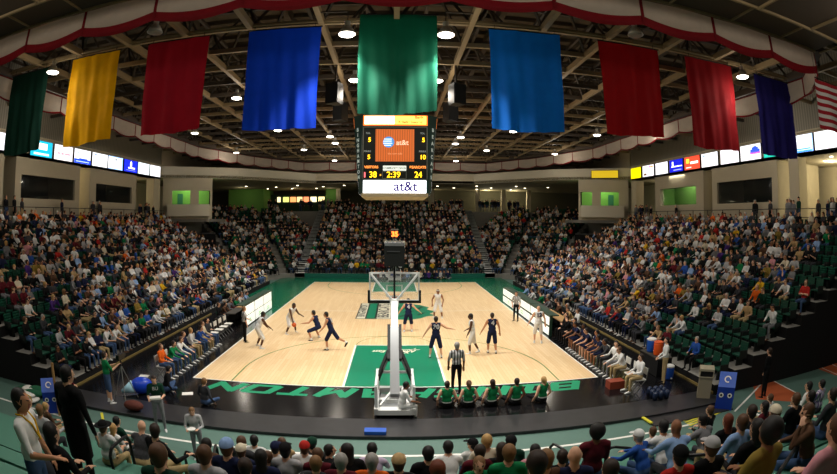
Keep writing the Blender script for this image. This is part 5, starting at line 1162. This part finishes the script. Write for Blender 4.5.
# ------------------------------------------------------------------ the near crowd, one by one: x, row, head height, top, hair, style, pose, label, extras
FG = [
 (-3.51, 8, 1.57, 'white', 'black', 'short', 'stand', 'boy in white tee with yellow lanyard standing at the left edge', dict(skin='tan', sleeves='short', turn=-60)),
 (-8.73, 2, 0.97, 'white', 'dark brown', 'short', 'lap', 'small child in white top beyond the boy with the lanyard', dict(sc=.85)),
 (-6.60, 4, 1.16, 'light grey', 'light brown', 'short', 'turn', 'light-brown-haired person in pale grey shirt left of the large man in black', {}),
 (-8.09, 2, 1.04, 'brown', 'blond', 'short', 'lap', 'fair-haired child in brown top left of the large man in black', dict(sc=.9)),
 (-3.79, 7, 1.26, 'black', 'black', 'long', 'lap', 'dark-haired person with a grey and black backpack at the lower left', dict(pack=1)),
 (-4.95, 4, 1.14, 'white', 'brown', 'short', 'lap', 'man in white tee and black brimmed hat at the lower left', dict(hat=('brimmed', 'black'), sleeves='short', bottom='khaki', bulk=1)),
 (-5.35, 3, 0.99, 'white', 'blond', 'long', 'lap', 'fair-haired child in white top beside the black brimmed hat', dict(sc=.85)),
 (-5.85, 2, 1.11, 'dark green', 'black', 'short', 'lap', 'dark-haired person in dark green top beyond the black brimmed hat', {}),
 (-4.69, 3, 1.23, 'patterned charcoal', 'grey', 'bald', 'knees', 'bald man in patterned charcoal jacket in the front row', {}),
 (-3.85, 4, 1.27, 'black', 'dark brown', 'short', 'turn', 'brown-haired person in black jacket right of the bald man', dict(turn=-30)),
 (-2.28, 7, 1.30, 'dark green', 'brown', 'short', 'lap', 'brown-haired man in dark green top, large at the lower left', dict(sc=1.08)),
 (-2.16, 6, 1.25, 'light grey', 'brown', 'short', 'lap', 'brown-haired person in light grey top near the knitted cap', {}),
 (-2.90, 4, 1.15, 'brown', 'black', 'short', 'lap', 'black-haired person in brown top behind the boy with food', {}),
 (-2.21, 5, 1.27, 'navy', 'brown', 'short', 'lap', 'person in pale blue knitted cap and navy coat', dict(hat=('knit', 'light blue'))),
 (-2.61, 3, 1.18, 'charcoal', 'brown', 'short', 'lap', 'brown-haired person in charcoal top behind the white cap', {}),
 (-2.66, 2, 1.13, 'white', 'black', 'short', 'lap', 'black-haired person in white shirt in the front row left', {}),
 (-2.33, 4, 1.09, 'navy', 'brown', 'short', 'lap', 'person in off-white cap and navy coat', dict(hat=('cap', 'cream'))),
 (-1.67, 6, 1.14, 'black', 'dark brown', 'short', 'lap', 'dark-brown-haired person in black at the bottom edge, left of the dark green hood', {}),
 (-1.74, 5, 1.17, 'navy', 'black', 'long', 'lap', 'black-haired person in navy top between the white cap and the green hood', {}),
 (-1.90, 4, 1.00, 'dark green', 'brown', 'short', 'lap', 'brown-haired person in dark green hooded top', {}),
 (-2.11, 2, 1.13, 'tan', 'brown', 'short', 'lap', 'brown-haired child in tan top in the front row left', dict(sc=.9)),
 (-2.01, 3, 1.10, 'white', 'black', 'short', 'lap', 'person in navy cap and white top near the grey hood', dict(hat=('cap', 'navy'))),
 (-1.62, 4, 1.20, 'light grey', 'black', 'short', 'lap', 'person in black cap and light grey hooded top', dict(hat=('cap', 'black'))),
 (-1.50, 3, 1.16, 'white', 'brown', 'short', 'lap', 'person in red-orange hat and white shirt', dict(hat=('knit', 'red'))),
 (-1.53, 2, 1.17, 'charcoal', 'black', 'short', 'lap', 'person in dark green cap in the front row beside the red-orange hat', dict(hat=('cap', 'dark green'))),
 (-1.13, 4, 1.15, 'maroon', 'brown', 'short', 'lap', 'brown-haired person in maroon top right of the red-orange hat', {}),
 (-1.01, 5, 1.12, 'charcoal', 'light brown', 'short', 'lap', 'light-brown-haired person in charcoal top at the bottom edge', {}),
 (-1.08, 3, 1.12, 'black', 'black', 'short', 'lap', 'boy in black top looking to the right', dict(sc=.9, turn=-70)),
 (-0.71, 4, 1.24, 'black', 'black', 'long', 'turn', 'woman with long black hair in black top', {}),
 (-0.68, 5, 1.19, 'maroon', 'grey', 'short', 'lap', 'grey-haired person in maroon jumper', {}),
 (-0.38, 3, 1.20, 'lavender', 'black', 'short', 'knees', 'broad-shouldered man in pale lavender shirt in the front row', dict(sc=1.08)),
 (-0.29, 5, 1.20, 'orange', 'grey', 'short', 'lap', 'grey-haired person in orange shirt', {}),
 (0.05, 5, 1.18, 'black', 'brown', 'short', 'lap', 'person in tan cap and black top at the bottom middle', dict(hat=('cap', 'tan'))),
 (0.48, 4, 1.21, 'black', 'black', 'short', 'lap', 'black-haired person in black hooded top right of the goal base', {}),
 (0.88, 3, 1.22, 'white', 'black', 'short', 'knees', 'black-haired man in white tee in the front row', dict(sleeves='short')),
 (1.42, 2, 1.13, 'white', 'black', 'short', 'turn', 'man in black cap and white tee in the front row', dict(hat=('cap', 'black'), sleeves='short')),
 (1.51, 3, 1.29, 'cream', 'blond', 'short', 'lap', 'fair-haired person in cream top in the front row', {}),
 (1.24, 4, 1.20, 'maroon', 'dark brown', 'short', 'lap', 'dark-brown-haired person in maroon top behind the white tees', {}),
 (1.08, 5, 1.08, 'green', 'light brown', 'long', 'lap', 'light-brown-haired girl turned round to face the camera', dict(turn=180, sc=.9)),
 (1.93, 3, 1.23, 'dark green', 'black', 'short', 'lap', 'person in black cap and dark green top in the front row', dict(hat=('cap', 'black'))),
 (1.57, 4, 1.21, 'black', 'dark brown', 'long', 'lap', 'person with long dark hair in black coat', {}),
 (1.46, 5, 1.26, 'green', 'light brown', 'short', 'lap', 'light-brown-haired person in bright green hooded top', {}),
 (0.46, 6, 1.21, 'charcoal', 'red', 'short', 'lap', 'red-brown-haired person in charcoal top at the bottom edge', {}),
 (2.09, 4, 1.12, 'pink', 'black', 'long', 'lap', 'black-haired person in pink top right of the green hood', {}),
 (1.67, 6, 1.25, 'brown', 'light brown', 'short', 'lap', 'light-brown-haired person in brown top near the bald man in navy', {}),
 (1.28, 7, 1.35, 'yellow', 'dark brown', 'short', 'lap', 'brown-haired person in yellow and dark top at the bottom edge', {}),
 (2.21, 5, 1.08, 'black', 'dark brown', 'short', 'lap', 'dark-haired man in black top left of the bald man in navy', {}),
 (2.03, 6, 1.24, 'navy', 'light brown', 'bald', 'lap', 'bald man in navy top below the maroon shirt', {}),
 (3.09, 4, 1.35, 'maroon', 'black', 'afro', 'lap', 'person with black rounded afro in maroon shirt sitting alone', dict(skin='brown', bottom='denim', sc=1.1)),
 (2.06, 7, 1.15, 'charcoal', 'dark brown', 'short', 'lap', 'dark-brown-haired person at the bottom edge below the maroon shirt', {}),
 (3.96, 4, 1.14, 'blue', 'grey', 'short', 'knees', 'man in white cap and blue jacket leaning forward', dict(hat=('cap', 'white'), turn=20)),
 (4.72, 3, 1.01, 'white', 'brown', 'short', 'lap', 'small child in white top beside the blue jacket', dict(sc=.85)),
 (4.42, 4, 1.25, 'white', 'black', 'short', 'knees', 'dark-haired man in white shirt beside the light blue shirt', dict(skin='tan')),
 (4.09, 5, 1.30, 'light blue', 'black', 'bald', 'knees', 'bald man in light blue shirt right of the white shirt', dict(skin='brown', sc=1.06)),
 (6.82, 2, 1.19, 'black', 'brown', 'short', 'lap', 'brown-haired person in black top before the yellow tape stripes', {}),
 (5.31, 4, 1.22, 'grey', 'black', 'short', 'knees', 'dark-haired person in grey jacket before the yellow tape stripes', {}),
 (2.91, 7, 1.13, 'red', 'black', 'short', 'lap', 'person in black hat and red shirt at the bottom edge', dict(hat=('knit', 'black'))),
 (3.35, 7, 1.15, 'black', 'brown', 'short', 'lap', 'person in grey cap with orange badge and black jacket', dict(hat=('cap', 'light grey'))),
 (5.10, 5, 1.19, 'black', 'red', 'long', 'lap', 'person with long red-brown hair in black top', {}),
 (4.61, 6, 1.23, 'light blue', 'brown', 'short', 'lap', 'brown-haired person in light blue shirt at the lower right', dict(sc=1.06)),
 (5.65, 5, 1.24, 'charcoal', 'dark brown', 'short', 'lap', 'dark-brown-haired person in charcoal top at the right', {}),
 (6.90, 4, 1.13, 'maroon', 'black', 'long', 'lap', 'black-haired person in maroon top near the cream hat', {}),
 (8.91, 2, 1.08, 'white', 'brown', 'short', 'lap', 'child in white top before the orange track', dict(sc=.92)),
 (5.33, 6, 1.22, 'blue', 'brown', 'short', 'lap', 'person in cream hat and blue jacket', dict(hat=('knit', 'cream'))),
 (3.35, 8, 1.33, 'olive', 'black', 'afro', 'lap', 'person with black afro in olive tan jacket, large at the lower right', dict(skin='brown', sc=1.12)),
 (4.06, 7, 1.23, 'black', 'black', 'long', 'lap', 'black-haired person in black coat beside the olive jacket', {}),
 (6.87, 5, 1.22, 'black', 'brown', 'short', 'lap', 'brown-haired person in black jacket at the right', {}),
 (5.16, 7, 1.22, 'brown', 'brown', 'short', 'chin', 'man in brown jacket and jeans resting his chin on his hand', dict(turn=40, sc=1.08)),
 (9.47, 3, 1.21, 'white', 'black', 'short', 'lap', 'dark-haired person in white shirt at the right edge', {}),
 (10.08, 3, 1.14, 'purple striped', 'black', 'short', 'lap', 'person in purple striped shirt at the right edge', {}),
 (7.37, 5, 1.17, 'black', 'black', 'short', 'lap', 'dark-haired person in black top left of the purple shirt', {}),
 (6.94, 6, 1.19, 'charcoal', 'dark brown', 'short', 'lap', 'dark-haired person in charcoal jacket at the right edge', {}),
 (3.33, 9, 1.32, 'pink', 'brown', 'short', 'lap', 'person in pinkish top cut by the right edge', {}),
]
for (x, k, hh, top, hair, style, pose, lab, ex) in FG:
    y = -6.4 - .85*k; z = NZ(k)
    if pose == 'stand': p = dict(detail=2, aL=((-.2,.1,-1),(0,.4,-1)), aR=((.2,.3,-1),(-.1,1,-.1)), hair=style)
    else: p = dict(SIT[pose], detail=2, hair=style)
    key = 'fg_%s_%s' % (pose, style); me, J, g = template(key, p)
    sc = min(1.16, max(.8, hh/1.18)) if pose != 'stand' else .98
    rz = face_to(x, y, x*.25, 14) + R(ex.get('turn', rng.uniform(-8, 8)))
    zoff = 0 if pose == 'stand' else max(0, .41 - .41*sc)
    ho = Matrix.Rotation(rz, 3, 'Z') @ Vector((J['head'].x, J['head'].y, 0)) * sc * .7
    o = person(key, p, (x - ho.x, y - ho.y if pose != 'stand' else y + .2, z + zoff), rz, lab, 'people in the near stand', sc, skin=ex.get('skin', 'light'), top=top, bottom=ex.get('bottom', ('denim', 'charcoal', 'khaki')[int(abs(x)*7) % 3]), hair=hair, sleeves=ex.get('sleeves', 'long'), shoes=('white', 'black', 'brown')[int(abs(x)*11) % 3])
    if 'lanyard' in lab:
        mb = MB(); mb.tube([(-.07, -.05, 1.46), (-.085, .03, 1.45), (-.06, .12, 1.36), (0, .155, 1.18), (.06, .12, 1.36), (.085, .03, 1.45), (.07, -.05, 1.46)], .012, 6); mb.build('lanyard', cl('yellow'), o)
    if 'hat' in ex: head_piece(o, J, ex['hat'][0], cl(ex['hat'][1]))
    if 'pack' in ex:
        mb = MB(); mb.ell((0, -.22, .78), (.17, .1, .24), 14, 10); b = mb.build('backpack', cl('charcoal'), o, True)
        mb = MB(); mb.ell((0, -.29, .72), (.12, .06, .14), 12, 8); mb.build('front_pocket', cl('grey'), b, True)
# the large man in black standing with his back to the camera
o = person('big_man', dict(detail=2, bulk=1.22, aL=((-.35,.05,-1),(-.15,.2,-1)), aR=((.35,.05,-1),(.15,.2,-1)), head=(.1,0,-.1)), (-4.12, -11.5, NZ(6) + .41), R(-14), 'large man in a long black coat standing with his back to the camera', None, 1.0, skin='light', top='black', bottom='black', hair='black', shoes='black')
mb = MB(); mb.lathe((0, 0, 0), [(.19, .45), (.2, .7), (.185, .95), (.18, 1.1)], 18); mb.v = [(a, b*.82, c) for a, b, c in mb.v]; mb.build('coat_skirt', cl('black'), o, True)
# ------------------------------------------------------------------ stands: seats and spectators
NSEAT_IND, NSPEC_IND = 250, 172
M_seat = mat('seat_green', '#164a39', .45); M_seatmetal = mat('seat_iron', '#202422', .5)
def seat_meshes():
    a = MB(); a.box(-.22, -.2, .40, .22, .2, .45); b = MB()
    for i in range(4): b.box(-.22 + .0, -.25 + .01*i*-1, .48 + i*.1, .22, -.21 - .01*i, .585 + i*.1)
    c = MB(); c.box(-.03, -.24, 0, .03, .1, .4); c.box(-.24, -.24, .3, -.21, .16, .62); c.box(.21, -.24, .3, .24, .16, .62)
    return a, b, c
SA, SB, SCX = seat_meshes()
SM = (SA.mesh('seat_pan', M_seat), SB.mesh('backrest', M_seat), SCX.mesh('bracket', M_seatmetal))
eye = Vector((0.02, -16.1, 5.85))
def in_view(x, y, z):
    d = Vector((x, y, z)) - eye; d = Matrix.Rotation(.049, 3, 'Z') @ d
    return d.y > 0 and abs(math.atan2(d.x, d.y)) < .86 and math.atan2(d.z, math.hypot(d.x, d.y)) > -.5
people, empties, under = [], [], []
def fill(s, k, y):
    if s > 0:
        if y < -1.6 + .05*k: return .10
        if k < 3 and y < 1.5: return .3
        if k < 6 and y < 3.5: return .68
    else:
        if y < -1.8: return .3
        if y < 1.0: return .7
    return .945
SIDEC = ['white']*22 + ['light grey']*13 + ['grey']*9 + ['black']*26 + ['charcoal']*14 + ['navy']*8 + ['red']*4 + ['maroon']*5 + ['green']*2 + ['dark green']*4 + ['blue']*4 + ['light blue']*4 + ['pink']*3 + ['tan']*6 + ['cream']*6 + ['brown']*5 + ['orange']*2 + ['yellow']*2 + ['purple']*2 + ['olive']*2
FARC = ['white']*13 + ['light grey']*12 + ['grey']*9 + ['black']*34 + ['charcoal']*14 + ['dark green']*8 + ['green']*2 + ['navy']*5 + ['maroon']*4 + ['tan']*4 + ['cream']*3 + ['yellow']*1 + ['red']*2
HC = ['black']*5 + ['dark brown']*8 + ['brown']*8 + ['light brown']*4 + ['blond']*4 + ['grey']*6 + ['white']*2 + ['red']*1
BC = ['denim']*6 + ['charcoal']*4 + ['black']*3 + ['khaki']*3 + ['grey']*2 + ['navy']*2
PK = list(SIT)
R2 = random.Random(21)
for s in (-1, 1):
    run = (XT - abs(XF[s]))/NR
    for k in range(NR):
        x = xrow(s, k) + s*run*.55; z = .3 + RISE*k
        for i in range(53):
            y = SY0 + .45 + i*.56
            if R2.random() < fill(s, k, y): people.append((s, k, x, y + R2.uniform(-.06, .06), z, R(90)*s + R2.uniform(-.25, .25)))
            else: empties.append((s, k, x, y, z, R(90)*s))
            under.append((x, y, z, R(90)*s))
def dist(p): return (Vector((p[2], p[3], p[4])) - eye).length
people.sort(key=dist); empties.sort(key=dist)
ind = [p for p in people if in_view(p[2], p[3], p[4] + .8)][:NSPEC_IND]; indset = set(id(p) for p in ind)
rest = [p for p in people if id(p) not in indset]
ROWN = ORD[:13]
# individual spectators
lowT = {}
for nm in PK:
    for hs in ('short', 'long'):
        lowT[(nm, hs)] = body_mesh('spectator_%s_%s' % (nm, hs), dict(SIT[nm], detail=1, hair=hs), .026, .22)
cnt = {}
ind.sort(key=lambda p: (p[0], p[1], p[3]))
for (s, k, x, y, z, rz) in ind:
    nm = R2.choice(PK); hs = 'long' if R2.random() < .35 else 'short'; top = R2.choice(SIDEC); hr = R2.choice(HC); sk = R2.choice(['light']*7 + ['tan']*2 + ['brown'])
    o = bpy.data.objects.new('person', lowT[(nm, hs)][0]); COL.objects.link(o); sc = R2.uniform(.92, 1.06)
    o.location = (x, y, z); o.rotation_euler = (0, 0, rz); o.scale = (sc,)*3
    dress(o, skin=sk, top=top, bottom=R2.choice(BC), shoes=R2.choice(['white', 'black', 'brown']), hair=hr, sleeves='long' if R2.random() < .7 else 'short')
    key = (s, k, top, hr); cnt[key] = cnt.get(key, 0) + 1; q = cnt[key]
    lab = '%s-haired spectator in %s, %s row of %s stand' % (hr.replace(' ', '-'), top, ROWN[k], 'left' if s < 0 else 'right')
    if q > 1: lab += ', %s such from near end' % ORD[q - 1]
    tag(o, lab, 'person', 'spectators in the side stands')
# individual empty seats
indseat = [p for p in empties if in_view(p[2], p[3], p[4] + .5)][:NSEAT_IND]; iset = set((p[0], p[1], round(p[3], 2)) for p in indseat)
indseat.sort(key=lambda p: (p[0], p[1], p[3])); cnt = {}
for (s, k, x, y, z, rz) in indseat:
    t = empty('stadium_seat', (x, y, z), rz); cnt[(s, k)] = cnt.get((s, k), 0) + 1; n = cnt[(s, k)]
    num = ORD[n - 1] if n <= 14 else '%dth' % n
    tag(t, 'empty green seat, %s row of %s stand, %s empty from near end' % (ROWN[k], 'left' if s < 0 else 'right', num), 'seat', 'empty green seats of the side stands')
    for nm, me in zip(('seat_pan', 'backrest', 'bracket'), SM):
        o = bpy.data.objects.new(nm, me); COL.objects.link(o); o.parent = t
# the mass of further seats and spectators
def bake(name, items, templates, mats, colour):
    """items: (template key, x, y, z, rz, scale, colour table); one mesh with a colour per face"""
    T = {}
    for key, (me, g) in templates.items():
        me.calc_loop_triangles(); n = len(me.vertices); v = np.empty(n*3); me.vertices.foreach_get('co', v)
        t = np.empty(len(me.loop_triangles)*3, np.int32); me.loop_triangles.foreach_get('vertices', t)
        pi = np.empty(len(me.loop_triangles), np.int32); me.loop_triangles.foreach_get('polygon_index', pi)
        T[key] = (v.reshape(-1, 3), t.reshape(-1, 3), g[pi])
    VV, FF, CC = [], [], []; off = 0
    for key, x, y, z, rz, sc, tab in items:
        v, t, g = T[key]; c, s_ = math.cos(rz), math.sin(rz); q = v*sc
        VV.append(np.stack([q[:, 0]*c - q[:, 1]*s_ + x, q[:, 0]*s_ + q[:, 1]*c + y, q[:, 2] + z], 1)); FF.append(t + off); CC.append(tab[g]); off += len(v)
    V_, F_, C_ = np.concatenate(VV), np.concatenate(FF), np.concatenate(CC)
    me = bpy.data.meshes.new(name); me.vertices.add(len(V_)); me.vertices.foreach_set('co', V_.ravel())
    me.loops.add(len(F_)*3); me.loops.foreach_set('vertex_index', F_.ravel().astype(np.int32)); me.polygons.add(len(F_))
    me.polygons.foreach_set('loop_start', np.arange(0, len(F_)*3, 3, dtype=np.int32)); me.polygons.foreach_set('loop_total', np.full(len(F_), 3, np.int32))
    at = me.attributes.new('cloth_colour', 'FLOAT_COLOR', 'FACE'); at.data.foreach_set('color', np.concatenate([C_, np.ones((len(C_), 1))], 1).astype(np.float32).ravel())
    me.polygons.foreach_set('use_smooth', np.ones(len(F_), bool)); me.update(); me.validate()
    m = bpy.data.materials.new(name + '_material'); m.use_nodes = True; nt = m.node_tree; b = nt.nodes['Principled BSDF']
    an = nt.nodes.new('ShaderNodeAttribute'); an.attribute_name = 'cloth_colour'; nt.links.new(an.outputs['Color'], b.inputs['Base Color']); b.inputs['Roughness'].default_value = .85; b.inputs['Specular IOR Level'].default_value = .15
    me.materials.append(m); o = bpy.data.objects.new(name, me); COL.objects.link(o); return o
def ctab(top, bottom, skin, hair, longs):
    T_ = np.array(srgb(CLOTH[top])); B_ = np.array(srgb(CLOTH[bottom])); S_ = np.array(srgb(SKIN[skin])); H_ = np.array(srgb(HAIRC[hair])); Z_ = np.array(srgb('#2a2522'))
    return np.array([S_, T_, B_, Z_, H_, T_ if longs else S_, T_, B_, B_, H_, S_])
crowdT = {}
for nm in PK:
    for hs in ('short', 'long'):
        me, J, g = body_mesh('crowd_%s_%s' % (nm, hs), dict(SIT[nm], detail=0, hair=hs), .046, .2); crowdT[(nm, hs)] = (me, g)
me, J, g = body_mesh('crowd_stand', dict(detail=0), .046, .2); crowdT[('stand', 'short')] = (me, g)
me, J, g = body_mesh('crowd_floor', dict(FLOORSIT, detail=0), .046, .2); crowdT[('floor', 'short')] = (me, g)
def rtab(pal): return ctab(R2.choice(pal), R2.choice(BC), R2.choice(['light']*7 + ['tan']*2 + ['brown']), R2.choice(HC), R2.random() < .7)
def rkey(): return (R2.choice(PK), 'long' if R2.random() < .35 else 'short')
items = [(rkey(), x, y, z, rz, R2.uniform(.92, 1.06), rtab(SIDEC)) for (s, k, x, y, z, rz) in rest]
farseats = []
for k in range(FN):
    y = FY + FRUN*(k + .5); z = far_z(k)
    for i in range(33):
        x = -8.95 + i*.56; farseats.append((x, y, z, math.pi))
        if R2.random() < .96: items.append((rkey(), x + R2.uniform(-.06, .06), y, z, math.pi + R2.uniform(-.2, .2), R2.uniform(.92, 1.06), rtab(FARC)))
for s in (-1, 1):
    for k in range(FN - 1):
        t = FRUN*(k + .45); a = max(-.97*t, -8.5) + .25; ss = a
        while ss < 4.9:
            x = s*(10.3 + .7071*(ss + t)); y = FY - .7071*ss + .7071*t; rz = math.pi - s*R(45)
            aisle = 1.0 - .35*t < ss < 1.7 - .35*t
            if not aisle and y < FY + FRUN*FN - .5:
                farseats.append((x, y, far_z(k), rz))
                if R2.random() < (.88 if k < 12 else .7): items.append((rkey(), x, y, far_z(k), rz + R2.uniform(-.2, .2), R2.uniform(.92, 1.06), rtab(FARC)))
            ss += .56
# people standing along the backs of the stands
DARKC = ['black']*8 + ['charcoal']*5 + ['navy']*3 + ['dark green']*2 + ['grey']*2 + ['white']
zc = far_z(FN - 1) + .1
for i in range(64):
    x = R2.uniform(-18, 18.4); items.append((('stand', 'short'), x, FY + FRUN*FN + R2.uniform(.25, 1.3), zc, math.pi + R2.uniform(-.4, .4), R2.uniform(.93, 1.05), rtab(DARKC)))
for s in (-1, 1):
    for i in range(30):
        y = R2.uniform(-2, 6) if i < 14 else R2.uniform(23.5, 26.8) if i < 22 else R2.uniform(-2, 27)
        items.append((('stand', 'short'), s*R2.uniform(23.45, 23.8), y, CZ, R(90)*s + R2.uniform(-.4, .4), R2.uniform(.93, 1.05), rtab(DARKC)))
# photographers and fans sitting along the far baseline
for i in range(24):
    x = -2.0 + i*.33 + R2.uniform(-.1, .1)
    if i % 6 == 5: continue
    items.append((('floor', 'short'), x, 31.3, 0, math.pi + R2.uniform(-.3, .3), .98, rtab(SIDEC)))
tag(bake('spectator_crowd', items, crowdT, None, None), 'packed mass of seated spectators filling the stands on all sides', 'crowd', kind='stuff')
st = MB(); st.v = SA.v + SB.v + SCX.v; st.f = list(SA.f); st.f += [[i + len(SA.v) for i in f] for f in SB.f]; st.f += [[i + len(SA.v) + len(SB.v) for i in f] for f in SCX.f]
sm = st.mesh('seat_all', []); sg = np.array([0]*(len(SA.f) + len(SB.f)) + [1]*len(SCX.f)); stab = np.array([srgb('#164a39'), srgb('#202422')])
sitems = [('s', x, y, z, rz, 1., stab) for (x, y, z, rz) in under if (1 if x > 0 else -1, round((abs(x) - abs(XF[1 if x > 0 else -1]))/((XT - abs(XF[1 if x > 0 else -1]))/NR) - .55), round(y, 2)) not in iset]
sitems += [('s', x, y, z, rz, 1., stab) for (x, y, z, rz) in farseats]
tag(bake('stadium_seating', sitems, {'s': (sm, sg)}, None, None), 'remaining rows of green stadium seats beneath and between the spectators', 'seating', kind='stuff')
print('CROWD', len(items), 'ind', len(ind), 'seats', len(sitems), len(indseat), 'faces', {k: len(v[0].polygons) for k, v in crowdT.items()})
